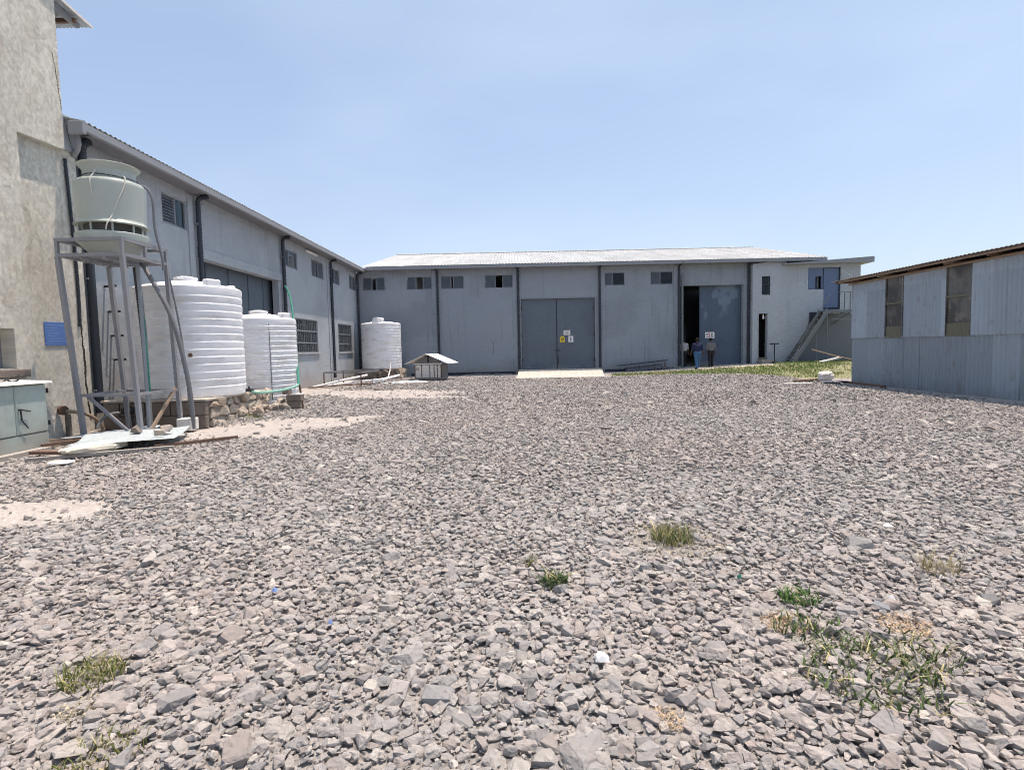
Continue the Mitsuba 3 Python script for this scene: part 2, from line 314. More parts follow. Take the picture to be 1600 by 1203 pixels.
# crushed stone: the nearest as pieces, the rest one mesh
def hull_variants(n, npt, seed):
    r = np.random.default_rng(seed); out = []
    for _ in range(n):
        q = r.normal(size=(npt, 3)); q /= np.linalg.norm(q, axis=1, keepdims=True)
        q = np.sign(q) * np.abs(q) ** .6
        q *= np.array([1, r.uniform(.58, .9), r.uniform(.34, .58)])
        m = hull(q); m.vertices -= m.vertices.mean(0); out.append((np.array(m.vertices), np.array(m.faces)))
    return out
def scatter(sp, y0, y1, jit=.48, keep=1.0):
    xs = np.arange(-34, 16, sp); ys = np.arange(y0, y1, sp); X, Y = np.meshgrid(xs, ys, indexing='ij')
    X = X + rng.uniform(-jit, jit, X.shape) * sp; Y = Y + rng.uniform(-jit, jit, Y.shape) * sp; X, Y = X.ravel(), Y.ravel()
    ok = (np.abs(X) < .97 * Y + 1.8) & (rng.random(len(X)) < keep)
    ok &= (X < 12.35 - .25 * rng.random(len(X))) & (X > -8.0 + .3 * rng.random(len(X)))
    ok &= ~((Y > 27.9) & (X > .05) & (X < 5.4)) & (Y < 32.0)
    X, Y = X[ok], Y[ok]
    b = bare_np(X, Y)
    b = np.maximum(b, .93 * ss(29.0, 31.0, Y + .6 * np.sin(X * 2.0)))
    b = np.maximum(b, .85 * ss(-6.2, -7.2, X) * ss(7, 8, Y))
    import shapely
    ing = shapely.contains_xy(GRASS.buffer(-.1), X, Y)
    b = np.where(ing, .97, b)
    pat = meshkit.fbm(np.stack([X * .42 + 9, Y * .42, X * 0], -1), 4); b = np.maximum(b, (.34 if sp > .055 else .1) * ss(.53, .68, pat))
    # thin spots around the weeds
    for wx, wy, wr in [(1.26, 4.4, .45), (1.55, 3.1, .3), (2.2, 3.0, .22), (-2.1, 2.5, .12), (.62, 2.25, .16), (10.3, 20.5, .8)]:
        b = np.maximum(b, .75 * (1 - ss(.6, 1.3, np.hypot(X - wx, Y - wy) / wr)))
    ok = rng.random(len(X)) > b * .97
    return X[ok], Y[ok]
TONES = np.array([(.305, .288, .28), (.275, .266, .264), (.335, .317, .306), (.295, .265, .252), (.25, .248, .252), (.36, .342, .325), (.31, .286, .277), (.20, .195, .20), (.42, .40, .375)])
TW = np.array([.26, .18, .14, .13, .10, .07, .08, .02, .02])
def stones(X, Y, semi, lift, variants):
    """-> list of (vertices n x k x 3, faces, colours) by variant, all vectorised"""
    n = len(X); which = rng.integers(0, len(variants), n)
    yawr = rng.uniform(0, 2 * np.pi, n); tilt = np.abs(rng.normal(0, .26, n)); ta = rng.uniform(0, 2 * np.pi, n)
    big = meshkit.fbm(np.stack([X * .35, Y * .35, X * 0], -1), 3)
    col = TONES[rng.choice(len(TONES), n, p=TW)] * np.array([1.03, 1.03, 1.01]) * rng.uniform(.88, 1.1, (n, 1))
    warm = ss(.45, .68, big)[:, None]; col = col * (1 - warm * .5) + col * np.array([1.05, .985, .96]) * warm * .5
    c, s = np.cos(yawr), np.sin(yawr); Rz = np.zeros((n, 3, 3)); Rz[:, 0, 0] = c; Rz[:, 0, 1] = -s; Rz[:, 1, 0] = s; Rz[:, 1, 1] = c; Rz[:, 2, 2] = 1
    ax = np.stack([np.cos(ta), np.sin(ta), 0 * ta], 1); K = np.zeros((n, 3, 3))
    K[:, 0, 2] = ax[:, 1]; K[:, 1, 2] = -ax[:, 0]; K[:, 2, 0] = -ax[:, 1]; K[:, 2, 1] = ax[:, 0]
    Rt = np.eye(3) + np.sin(tilt)[:, None, None] * K + (1 - np.cos(tilt))[:, None, None] * (K @ K)
    R = Rt @ Rz; z = gsurf(X, Y) + lift
    out = []
    for w, (v, f) in enumerate(variants):
        m = which == w
        V = np.einsum('nij,kj->nki', R[m], v) * semi[m][:, None, None]
        V[..., 2] += z[m][:, None]; V[..., 0] += X[m][:, None]; V[..., 1] += Y[m][:, None]
        out.append((V, f, col[m]))
    return out
near_v, mid_v, far_v = hull_variants(40, 14, 1), hull_variants(30, 10, 2), hull_variants(24, 8, 3)
def sizes(n, mean, sg=.34, out=.02):
    s = mean * np.exp(rng.normal(0, sg, n)); return np.where(rng.random(n) < out, s * rng.uniform(1.3, 1.8, n), s)
batches = []
X, Y = scatter(.057, .6, 6.5); batches.append(stones(X, Y, sizes(len(X), .0305), .008 + .016 * rng.random(len(X)), near_v))
X, Y = scatter(.036, .6, 5.0); batches.append(stones(X, Y, sizes(len(X), .0165), .004 + .010 * rng.random(len(X)), far_v))
X, Y = scatter(.050, 5.0, 9.5); batches.append(stones(X, Y, sizes(len(X), .021), .004 + .010 * rng.random(len(X)), far_v))
X, Y = scatter(.059, 6.5, 14.0); batches.append(stones(X, Y, sizes(len(X), .0335), .010 + .018 * rng.random(len(X)), mid_v))
X, Y = scatter(.08, 14.0, 32.0); batches.append(stones(X, Y, sizes(len(X), .041), .010 + .02 * rng.random(len(X)), far_v))
cand = [(V[q], f, c[q]) for V, f, c in batches[0] for q in range(len(V))]
def apparent(V):
    d = V.mean(0) - EYE; zc = d @ fwd; rx = d @ np.cross(fwd, up); uy = d @ up
    if zc < .5 or abs(rx / zc) > .93 or uy / zc < -.70: return 0
    return np.ptp(V, axis=0)[:2].max() / zc
score = np.array([apparent(V) for V, _, _ in cand]); top = set(np.argsort(-score)[:300].tolist())
for q in sorted(top):
    V, f, c = cand[q]
    part('ground', 'stone', (V, f), 'gravel_bsdf', color=np.tile(c, (len(V), 1)))
Vs, Fs, Cs, at = [], [], [], 0
rest = [[(V[None], f, c[None]) for q, (V, f, c) in enumerate(cand) if q not in top]] + batches[1:]
for b_ in rest:
    for V, f, c in b_:
        n, kk = V.shape[:2]
        if n == 0: continue
        Vs.append(V.reshape(-1, 3)); Fs.append((f[None] + (np.arange(n) * kk)[:, None, None] + at).reshape(-1, 3)); Cs.append(np.repeat(c, kk, 0)); at += n * kk
GV, GF, GC = np.vstack(Vs), np.vstack(Fs), np.vstack(Cs)
print('gravel triangles', len(GF))
part('ground', 'gravel', (GV, GF), 'gravel_bsdf', kind='stuff', color=GC)

# ramp before the closed gate
solid = hull([(.12, 28.0, -.1), (4.6, 28.0, -.1), (.3, 33.28, -.1), (5.3, 33.28, -.1), (.12, 28.0, .03), (4.6, 28.0, .03), (.3, 33.28, .25), (5.3, 33.28, .25)])
scene['ramp'] = ply(solid, 'concrete'); labels['ramp'] = {'kind': 'structure', 'label': 'pale concrete ramp rising to the closed double gate'}

# ------------------------------------------------------------------ warehouses
def louvre_window(parent, fn, u0, u1, z0, z1, spec, slats=False):
    """spec: list of (fraction end, 'slat'|'pane'|'gap')"""
    w = part(parent, 'window', cat_([mapm(m, fn) for m in (box(u0, u1, -.10, -.02, z0, z0 + .045), box(u0, u1, -.10, -.02, z1 - .045, z1), box(u0, u0 + .045, -.101, -.019, z0 + .045, z1 - .045), box(u1 - .045, u1, -.101, -.019, z0 + .045, z1 - .045))]), 'frame_paint')
    last = 0
    for fr, kind in spec:
        a0, a1 = u0 + .045 + last * (u1 - u0 - .09), u0 + .045 + fr * (u1 - u0 - .09); last = fr
        if fr < 1: part(w, 'mullion', mapm(box(a1 - .02, a1 + .02, -.095, -.025, z0 + .045, z1 - .045), fn), 'frame_paint')
        if kind == 'slat':
            nsl = 9; ms = []
            for i in range(nsl):
                zc = z0 + .05 + (i + .5) * (z1 - z0 - .1) / nsl
                ms.append(mapm(hull([(u, ww, zz) for u in (a0 + .02, a1 - .02) for ww, zz in ((-.085, zc + .036), (-.085, zc + .044), (-.03, zc - .044), (-.03, zc - .036))]), fn))
            if slats:
                for m in ms: part(w, 'slat', m, 'slat_paint')
            else: part(w, 'louvre', cat_(ms), 'slat_paint', kind='stuff')
        elif kind == 'pane':
            part(w, 'pane', mapm(box(a0 + .02, a1 - .02, -.062, -.060, z0 + .045, z1 - .045), fn), 'pane_glass')
    return w
def downpipe(parent, fn, u, z0, z1, r=.062, w=.10, m='pipe_dark', top=.5):
    pts = [(u, top, z1 - .015), (u, w + .12, z1 - .03), (u, w + .03, z1 - .07), (u, w, z1 - .16)] if top else []
    d = part(parent, 'downpipe', mapm(tube(np.array(pts + [(u, w, z1 - .4), (u, w, (z0 + z1) / 2), (u, w, z0)]), r, 10), fn), m, 40)
    for zz in (z0 + .5, (z0 + z1) / 2, z1 - .8):
        part(d, 'bracket', mapm(box(u - r - .02, u + r + .02, .002, w + .02, zz - .02, zz + .02), fn), 'stand_steel')
    return d

# the long one on the left
wl = thing('warehouse', 'long grey warehouse down the left side of the yard behind the white tanks', 'warehouse')
lw_windows = [(14.93, 16.05, 5.13, 5.95, [(.55, 'slat'), (1, 'pane')], True), (22.72, 24.13, 5.13, 5.86, [(.38, 'slat'), (1, 'pane')], False),
              (25.82, 27.43, 5.1, 5.92, [(.36, 'slat'), (.58, 'gap'), (1, 'slat')], False), (28.5, 29.95, 5.1, 5.92, [(.22, 'slat'), (.48, 'gap'), (1, 'slat')], False), (31.7, 33.0, 5.13, 5.92, [(.4, 'slat'), (.65, 'gap'), (1, 'slat')], False)]
lw_bars = [(23.6, 26.27, 1.55, 3.06), (29.35, 31.75, 1.53, 3.06)]
holes = [(u0, z0, u1, z1) for u0, u1, z0, z1, *_ in lw_windows] + [(u0, z0, u1, z1) for u0, u1, z0, z1 in lw_bars] + [(16.6, .12, 22.08, 4.45)]
part(wl, 'wall', wall([(11.95, -.2), (33.28, -.2), (33.28, 6.34), (11.95, 6.34)], holes, -.25, 0, LW), 'left_wall_paint')
for u in (16.2, 22.65, 28.0):
    part(wl, 'pilaster', mapm(box(u - .13, u + .13, .002, .035, -.1, 6.2), LW), 'left_wall_paint')
part(wl, 'lintel', mapm(box(16.4, 22.3, .002, .05, 4.45, 4.75), LW), 'left_wall_paint')
rd = part(wl, 'door', mapm(box(16.3, 22.4, -.46, -.42, .1, 4.6), LW), 'door_paint', label='wide dark grey door set back under a lintel')
for u in (17.6, 19.0, 20.4, 21.6):
    part(rd, 'rib', mapm(box(u - .02, u + .02, -.418, -.39, .12, 4.5), LW), 'door_paint')
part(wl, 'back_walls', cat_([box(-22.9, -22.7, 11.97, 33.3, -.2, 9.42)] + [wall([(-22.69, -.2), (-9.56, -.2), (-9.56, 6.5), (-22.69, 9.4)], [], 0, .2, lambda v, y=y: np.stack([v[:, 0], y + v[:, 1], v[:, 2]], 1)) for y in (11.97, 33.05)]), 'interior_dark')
for u0, u1, z0, z1, sp, sl in lw_windows: louvre_window(wl, LW, u0, u1, z0, z1, sp, sl)
for u0, u1, z0, z1 in lw_bars:
    w = part(wl, 'window', cat_([mapm(m, LW) for m in (box(u0, u1, -.12, -.03, z0, z0 + .05), box(u0, u1, -.12, -.03, z1 - .05, z1), box(u0, u0 + .05, -.121, -.029, z0 + .05, z1 - .05), box(u1 - .05, u1, -.121, -.029, z0 + .05, z1 - .05))]), 'pipe_grey', label='barred window')
    part(w, 'pane', mapm(box(u0 + .05, u1 - .05, -.102, -.1, z0 + .05, z1 - .05), LW), 'pane_glass')
    nb = 11
    for i in range(nb):
        u = u0 + .05 + (i + 1) * (u1 - u0 - .1) / (nb + 1)
        part(w, 'bar', mapm(box(u - .014, u + .014, -.075, -.045, z0 + .05, z1 - .05), LW), 'pipe_grey' if i % 4 else 'frame_paint')
    for zz in (z0 + .45, z0 + .98):
        part(w, 'rail', mapm(box(u0 + .05, u1 - .05, -.045, -.02, zz - .025, zz + .025), LW), 'frame_paint')
    part(w, 'sill', mapm(bbox(u0 - .08, u1 + .08, .002, .07, z0 - .06, z0 - .002), LW), 'left_wall_paint')
part(wl, 'roof', mapm(corr(11.6, 33.6, 0, 14.6, .15, .02, 0, 1, 4), lambda v: np.stack([-8.70 - v[:, 2] * .97, v[:, 0], 6.40 + v[:, 1] + v[:, 2] * .21], 1)), 'roof_white')
part(wl, 'gutter', mapm(cat_([box(11.62, 33.0, .50, .60, 6.22, 6.37)]), LW), 'fascia_paint')
part(wl, 'soffit', mapm(box(11.96, 33.0, .002, .498, 6.25, 6.28), LW), 'soffit_paint')
part(wl, 'gutter_end', mapm(cat_([bbox(11.5, 11.615, .32, .62, 6.14, 6.385), tube([(11.75, .3, 6.2), (11.75, .33, 6.02), (11.8, .25, 5.9), (11.86, .12, 5.8)], .055)]), LW), 'fascia_paint')
downpipe(wl, LW, 12.1, .35, 6.2, .085, .12, top=.3)
for u in (16.45, 22.4, 28.2, 32.95): downpipe(wl, LW, u, .25, 6.2, .07, .12, top=.42)
tl = part(wl, 'wall_lamp', mapm(bbox(25.1, 26.5, .01, .10, 6.1, 6.18), LW), 'white_clean')
for i, (u, z) in enumerate([(12.65, 3.18), (12.72, 2.61), (12.76, 2.06), (12.8, 1.51)]):
    part(wl, 'pipe_bracket', mapm(tube([(u, -.05, z), (u - .05, .3, z + .005)], .028, 6), LW), 'metal_black')

# the one across the end of the yard
wb = thing('warehouse', 'wide grey warehouse across the end of the yard with a pale metal roof', 'warehouse')
bw_windows = [(-9.0, -7.63, [(.42, 'slat'), (.62, 'gap'), (1, 'slat')]), (-6.37, -4.75, [(.36, 'slat'), (.64, 'gap'), (1, 'slat')]), (-4.3, -2.9, [(.44, 'slat'), (.55, 'gap'), (1, 'slat')]),
              (-1.65, .09, [(.35, 'slat'), (.63, 'gap'), (1, 'slat')]), (5.38, 6.74, [(.44, 'slat'), (1, 'pane')]), (8.26, 9.63, [(.42, 'slat'), (1, 'pane')])]
holes = [(a, 5.16, b, 5.96) for a, b, _ in bw_windows] + [(.5, .24, 4.93, 4.48), (10.06, .22, 13.8, 5.07), (14.32, .15, 18.2, 6.0)]
part(wb, 'wall', wall([(-9.28, -.2), (18.3, -.2), (18.3, 6.42), (-9.28, 6.42)], holes, -.25, 0, BW), 'wall_paint')
for u in (-4.72, .55 - .42, 5.42, 9.78, 14.0):
    part(wb, 'pilaster', mapm(box(u - .12, u + .12, .002, .03, -.1, 6.3), BW), 'wall_paint')
for a, b, sp in bw_windows: louvre_window(wb, BW, a, b, 5.16, 5.96, sp)
gf = part(wb, 'gate', mapm(cat_([box(.44, .5, -.03, .02, .24, 4.54), box(4.93, 4.99, -.03, .02, .24, 4.54), box(.5, 4.93, -.03, .02, 4.48, 4.54)]), BW), 'frame_paint', label='closed grey double gate with three small signs')
for a, b in ((.51, 2.605), (2.63, 4.92)):
    lf = part(gf, 'leaf', mapm(bbox(a, b, -.20, -.15, .255, 4.47, .008), BW), 'door_paint')
part(gf, 'cover_strip', mapm(box(2.60, 2.66, -.148, -.135, .26, 4.46), BW), 'pipe_dark')
part(gf, 'bolt', mapm(cat_([box(2.68, 2.72, -.15, -.1, .5, 1.0), box(2.45, 2.85, -.135, -.11, 1.35, 1.4)]), BW), 'pipe_dark')
for u in (.53, 4.88):
    for z in (.8, 2.3, 3.9): part(gf, 'hinge', mapm(tube([(u, -.13, z - .1), (u, -.13, z + .1)], .03, 8), BW), 'pipe_dark')
for u0, u1 in ((.53, 2.58), (2.68, 4.9)):
    for z in (1.62, 3.05): part(gf, 'seam', mapm(box(u0, u1, -.149, -.141, z, z + .025), BW), 'door_paint')
sd = part(wb, 'sliding_door', mapm(cat_([bbox(11.3, 13.86, -.36, -.30, .26, 5.2, .01)]), BW), 'sliding_door_paint', label='blue grey sliding door pushed half open')
for u0, u1, z0, z1 in ((11.34, 13.8, 1.95, 1.99), (11.34, 13.8, 4.98, 5.05), (11.34, 13.8, .3, .36), (12.55, 12.6, .36, 1.95), (11.34, 11.40, .36, 4.98)):
    part(sd, 'rail', mapm(box(u0, u1, -.298, -.285, z0, z1), BW), 'sliding_door_paint')
part(wb, 'door_post', mapm(box(10.1, 10.2, -.02, .06, .2, 5.1), BW), 'frame_paint')
part(wb, 'door_post', mapm(box(13.80, 13.88, .002, .05, .2, 5.1), BW), 'frame_paint')
part(wb, 'interior_floor', box(-9.2, 18.2, 33.56, 52.9, .12, .2), 'interior_floor')
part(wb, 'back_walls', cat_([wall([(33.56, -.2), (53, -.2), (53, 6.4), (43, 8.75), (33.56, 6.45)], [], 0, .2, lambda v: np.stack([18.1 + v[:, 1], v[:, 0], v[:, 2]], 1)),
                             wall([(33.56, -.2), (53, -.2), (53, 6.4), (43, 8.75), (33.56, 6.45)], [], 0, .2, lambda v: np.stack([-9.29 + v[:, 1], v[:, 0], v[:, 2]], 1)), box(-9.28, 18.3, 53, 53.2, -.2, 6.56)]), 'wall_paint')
# shelving just inside the open door
part(wb, 'crate_stack', cat_([bbox(10.2, 11.9, 38.0, 39.2, .21, 2.9), bbox(10.4, 11.6, 37.9, 39.0, 2.91, 3.7)]), 'grey_panel')
XR0, XR1, NS = -8.85, 18.45, 30
for i in range(NS):
    a, b = XR0 + (XR1 - XR0) * i / NS, XR0 + (XR1 - XR0) * (i + 1) / NS + .02
    lift = .003 * (i % 2)
    part(wb, 'roof_sheet', mapm(corr(a, b, 0, 10.55, .19, .018, lift, 1, 4), lambda v: np.stack([v[:, 0], 32.66 + v[:, 2] * .98, 6.50 + v[:, 1] + v[:, 2] * .98 * .232], 1)), 'roof_white')
part(wb, 'rear_roof', mapm(corr(XR0, XR1, 0, 10.55, .19, .018, 0, 1, 2), lambda v: np.stack([v[:, 0], 53.35 - v[:, 2] * .98, 6.50 + v[:, 1] + v[:, 2] * .98 * .232], 1)), 'roof_white')
part(wb, 'ridge_cap', hull([(x, y, z) for x in (XR0, XR1) for y, z in ((42.7, 8.868), (43.0, 8.94), (43.3, 8.868), (43.0, 8.9))]), 'roof_white')
part(wb, 'gutter', cat_([box(-8.6, 10.0, 32.66, 32.76, 6.30, 6.475)]), 'fascia_paint')
part(wb, 'gutter', cat_([box(10.03, 18.42, 32.60, 32.70, 6.30, 6.48)]), 'fascia_paint')
part(wb, 'soffit', box(-9.28, 18.3, 32.77, 33.298, 6.33, 6.36), 'soffit_paint')
for u in (-4.48, .34, 5.2, 9.95, 14.08): downpipe(wb, BW, u, .3, 6.28, .065, .11, top=.45)
downpipe(wb, BW, 10.16, .3, 6.2, .04, .1, 'pipe_grey', top=0)

for a, b in ((-6.2, .1), (5.5, 9.75)): part(wb, 'foot_shade_strip', mapm(box(a, b, .032, .07, -.1, .16), BW), 'pipe_dark')  # dark strips added to stand for the shadow and gap along the wall foot
# signs on the doors
def plate(name, label, fn, u0, u1, z0, z1, w, m, marks, outline=None):
    s = thing(name, label, 'sign')
    if outline is None: part(s, 'plate', mapm(bbox(u0, u1, w, w + .012, z0, z1, .003), fn), m)
    else:
        part(s, 'plate', wall(outline, [], w, w + .012, fn), m)
    for mesh, mm in marks: part(s, 'mark', mesh, mm)
    return s
def rects(fn, w, L): return cat_([mapm(box(a, b, w, w + .004, c, d), fn) for a, b, c, d in L])
def disc(fn, w, u, z, r, ri=0):
    s = Point(u, z).buffer(r, 12);  s = s.difference(Point(u, z).buffer(ri, 12)) if ri else s
    m = trimesh.creation.extrude_polygon(s, .004, engine='earcut'); v = np.array(m.vertices); m.vertices = fn(np.stack([v[:, 0], v[:, 2] + w, v[:, 1]], 1)); return m
W0 = -.148; W1 = W0 + .0125
plate('sign', 'small white landscape sign, uppermost of the three on the closed gate', BW, 3.04, 3.44, 2.26, 2.57, W0, 'white_paint', [(rects(BW, W1, [(3.13, 3.22, 2.42, 2.46), (3.25, 3.35, 2.42, 2.46), (3.1, 3.38, 2.33, 2.345), (3.1, 3.38, 2.29, 2.305)]), 'grey_panel')])
plate('sign', 'yellow warning sign with a peaked top, lower left of the three on the closed gate', BW, 0, 0, 0, 0, W0, 'sign_yellow', [(disc(BW, W1, 2.96, 2.04, .09, .055), 'metal_black'), (rects(BW, W1, [(2.92, 3.0, 2.0, 2.02), (2.86, 3.06, 1.88, 1.90)]), 'metal_black')], outline=[(2.81, 1.84), (3.11, 1.84), (3.11, 2.12), (3.0, 2.23), (2.92, 2.23), (2.81, 2.12)])
plate('sign', 'white portrait sign with a dark figure, lower right of the three on the gate', BW, 3.32, 3.62, 1.83, 2.22, W0, 'white_clean', [(disc(BW, W1, 3.47, 2.11, .04), 'grey_panel'), (rects(BW, W1, [(3.43, 3.51, 1.97, 2.065), (3.435, 3.462, 1.9, 1.97), (3.478, 3.505, 1.9, 1.97), (3.38, 3.56, 1.86, 1.885)]), 'grey_panel')])
V0 = -.284; V1 = V0 + .0125
plate('sign', 'white sign with grey and pinkish figures on the sliding door beside the open entrance', BW, 11.63, 12.2, 1.9, 2.28, V0, 'white_clean', [(disc(BW, V1, 12.05, 2.18, .05), 'grey_panel'), (rects(BW, V1, [(12.0, 12.1, 2.03, 2.12), (11.98, 12.12, 1.96, 2.0)]), 'grey_panel'), (disc(BW, V1, 11.75, 2.15, .07, .04), 'grey_panel'), (rects(BW, V1, [(11.84, 11.92, 1.93, 2.24)]), 'sign_red'), (rects(BW, V1, [(11.68, 11.82, 1.95, 2.0)]), 'grey_panel')])

# debris along the wall foot
for i, (x0, x1, y, w, z, lab) in enumerate([(-2.9, -1.4, 32.75, .16, .05, 'grey weathered plank lying at the wall foot left of the closed gate, further from it'), (-1.2, -.1, 32.9, .12, .04, 'grey weathered plank lying at the wall foot left of the closed gate, nearest to it')]):
    solo('plank', bbox(x0, x1, y - w, y + w, .0, z, .01), 'slab_grey', lab, 'plank')
# stacked bars by the wall
pk = thing('frame_stack', 'low stack of dark metal frames along the wall between gate and sliding door', 'frames')
for i in range(5):
    o = .13 * i
    part(pk, 'frame', cat_([bar((6.15 + o, 32.95 - o * .4, .38 - .06 * i), (9.2 - o, 33.0 - o * .4, .66 - .08 * i), .05), bar((6.5 + o, 32.7 - o * .4, .1), (9.2 - o, 32.75 - o * .4, .22), .05)]), ['pipe_dark', 'stair_steel', 'pipe_grey', 'pipe_dark', 'stair_steel'][i])
for x in (6.7, 7.5, 8.4, 9.0): part(pk, 'upright', bar((x, 32.85, .06), (x, 32.92, .36 + (x - 6.7) * .07), .06), 'wood_brown')

# ------------------------------------------------------------------ annex with the outside stair
an = thing('annex', 'small pale two storey annex at the right with a blue upper door', 'building')
ah = [(14.74, 4.39, 15.24, 5.48), (14.56, .62, 15.09, 3.3)]
part(an, 'wall', wall([(14.2, .1), (16.2, .1), (16.2, 6.46), (14.2, 6.2)], ah, -.2, .12, AW), 'annex_paint')
bh = [(17.52, 4.66, 18.44, 5.93), (18.44, 3.55, 19.4, 5.93), (17.6, 2.66, 18.42, 3.34)]
part(an, 'wall', wall([(16.2, .1), (16.7, .1), (17.75, 3.2), (20.62, 3.2), (20.62, 6.14), (16.2, 6.1)], bh[:2], -.2, .0, AW), 'annex_paint')
part(an, 'lower_wall', wall([(16.7, .1), (20.62, .1), (20.62, 3.2), (17.75, 3.2)], [], -.3, -.06, AW), 'annex_grey', label='dark grey wall under the landing')
part(an, 'side_wall', cat_([box(20.42, 20.62, 33.2, 38, .1, 6.1), box(14.2, 20.62, 38, 38.2, .1, 6.1)]), 'annex_paint')
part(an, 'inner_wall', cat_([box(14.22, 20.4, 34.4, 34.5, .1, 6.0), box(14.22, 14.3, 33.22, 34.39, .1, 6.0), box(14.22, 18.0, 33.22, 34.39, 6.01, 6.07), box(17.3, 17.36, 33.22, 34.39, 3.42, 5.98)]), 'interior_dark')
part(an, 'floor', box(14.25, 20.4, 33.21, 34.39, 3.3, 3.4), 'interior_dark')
part(an, 'roof', hull([(15.9, 32.5, 6.11), (21.1, 32.5, 6.14), (15.9, 38.4, 6.0), (21.1, 38.4, 6.1), (15.95, 32.5, 6.15), (21.1, 32.5, 6.46), (15.9, 38.4, 6.25), (21.1, 38.4, 6.5)]), 'fascia_paint')
part(an, 'roof_sheet', box(21.11, 21.13, 32.55, 38.3, 6.2, 6.44), 'roof_white')
w = part(an, 'window', mapm(cat_([box(14.74, 14.79, 0, .06, 4.39, 5.48), box(15.19, 15.24, 0, .06, 4.39, 5.48), box(14.79, 15.19, 0, .06, 4.39, 4.44), box(14.79, 15.19, 0, .06, 5.43, 5.48), box(14.79, 15.19, 0, .06, 4.95, 4.99)]), AW), 'pipe_dark')
part(w, 'pane', mapm(box(14.79, 15.19, .02, .022, 4.44, 5.43), AW), 'pane_glass')
w = part(an, 'window', mapm(cat_([box(17.54, 18.42, -.1, -.05, 5.42, 5.92), box(17.54, 18.0, -.1, -.05, 4.68, 5.42), box(18.3, 18.42, -.1, -.05, 4.68, 5.42)]), AW), 'blue_paint', label='blue shutter panel with one open pane')
part(w, 'frame', mapm(cat_([box(17.98, 18.0, -.09, -.03, 4.68, 5.42), box(18.3, 18.32, -.09, -.03, 4.68, 5.42)]), AW), 'pipe_dark')
d = part(an, 'door', mapm(bbox(18.47, 19.37, -.1, -.05, 3.57, 5.9, .006), AW), 'blue_paint', label='blue metal door at the top of the outside stair')
for z in (4.2, 5.1): part(d, 'rail', mapm(box(18.5, 19.34, -.048, -.04, z, z + .03), AW), 'blue_paint')
part(d, 'frame', mapm(cat_([box(19.37, 19.42, -.12, .02, 3.5, 5.95), box(18.44, 19.42, -.12, .02, 3.45, 3.55)]), AW), 'pipe_dark')
part(an, 'meter_box', mapm(bbox(17.62, 18.4, -.15, .04, 2.68, 3.32, .01), AW), 'pipe_dark')
d = part(an, 'doorway', mapm(cat_([box(14.5, 14.56, 0, .14, .6, 3.36), box(15.09, 15.15, 0, .14, .6, 3.36), box(14.56, 15.09, 0, .14, 3.3, 3.36)]), AW), 'annex_paint', label='dark open doorway on the ground floor')
part(d, 'doorstep', mapm(bbox(14.5, 15.2, .13, .75, .2, .58, .02), AW), 'slab_grey')
part(d, 'threshold', mapm(bbox(14.58, 15.05, .01, .25, .585, .7, .01), AW), 'plastic_olive')
part(d, 'hanging_lamp', mapm(lathe([(.01, 3.27), (.02, 3.2), (.05, 3.12), (.055, 2.98), (.0, 2.97)], 12, (14.85, .08, 0)), AW), 'white_clean', 40)
part(an, 'downpipe', mapm(tube([(20.66, .05, 3.0), (20.66, .05, 1.5), (20.66, .05, .35)], .06), AW), 'pipe_dark', 40)
part(an, 'bracket', mapm(bar((19.5, .05, 5.75), (19.85, .4, 5.35), .03), AW), 'white_paint')
# stair and landing
st = thing('outdoor_stair', 'dark steel stair climbing the annex wall to a railed landing below the blue door', 'stair')
P0, P1 = np.array([16.15, 0, .36]), np.array([18.12, 0, 3.38])
for s, yy in enumerate((32.72, 31.9)):
    part(st, 'stringer', bar((P0[0], yy, P0[2]), (P1[0], yy, P1[2]), .06, .2), 'stair_steel')
for i in range(13):
    t = (i + .6) / 13; c = P0 + (P1 - P0) * t
    part(st, 'tread', box(c[0] - .12, c[0] + .14, 31.94, 32.68, c[2], c[2] + .035), 'stair_steel')
part(st, 'landing', cat_([box(18.08, 19.42, 31.88, 32.9, 3.30, 3.36), box(18.08, 19.42, 31.86, 31.92, 3.20, 3.34), box(19.37, 19.44, 31.86, 32.9, 3.20, 3.37)]), 'stair_steel')
for x in (19.38, 19.05): part(st, 'post', box(x - .02, x + .02, 31.89, 31.93, 3.36, 4.38), 'stair_steel')
part(st, 'handrail', bar((18.75, 31.91, 4.37), (19.42, 31.91, 4.37), .045), 'stair_steel')
part(st, 'handrail', tube([(16.5, 31.9, 1.5), (18.1, 31.9, 4.1), (18.25, 31.9, 4.25)], .018, 6), 'stair_steel')
for x in (16.9, 17.5, 18.08): part(st, 'post', tube([(x, 31.9, .4 + (x - 16.15) * 1.53), (x, 31.9, 1.40 + (x - 16.15) * 1.53)], .015, 6), 'stair_steel')
part(st, 'brace', bar((19.38, 31.95, 3.2), (18.85, 32.85, 2.55), .06), 'stair_steel')
part(st, 'brace', bar((18.4, 31.95, 3.2), (18.1, 32.85, 2.75), .06), 'stair_steel')
part(st, 'support', tube([(18.1, 31.95, .35), (18.1, 31.95, 3.2)], .035, 8), 'stair_steel')
part(st, 'support', tube([(17.5, 31.95, .35), (17.5, 31.95, 2.4)], .03, 8), 'stair_steel')
part(st, 'tie_bar', bar((18.4, 32.0, 2.86), (19.7, 32.0, 2.83), .045), 'pipe_grey')
ts = thing('stand', 'thin dark T shaped metal stand in front of the annex wall beside the dark doorway', 'stand')
part(ts, 'post', tube([(15.25, 32.3, .4), (15.25, 32.3, 1.46)], .03), 'pipe_dark'); part(ts, 'top', bbox(15.02, 15.48, 32.2, 32.4, 1.46, 1.53), 'pipe_dark'); part(ts, 'foot', bbox(15.1, 15.4, 32.15, 32.45, .38, .44), 'pipe_dark')
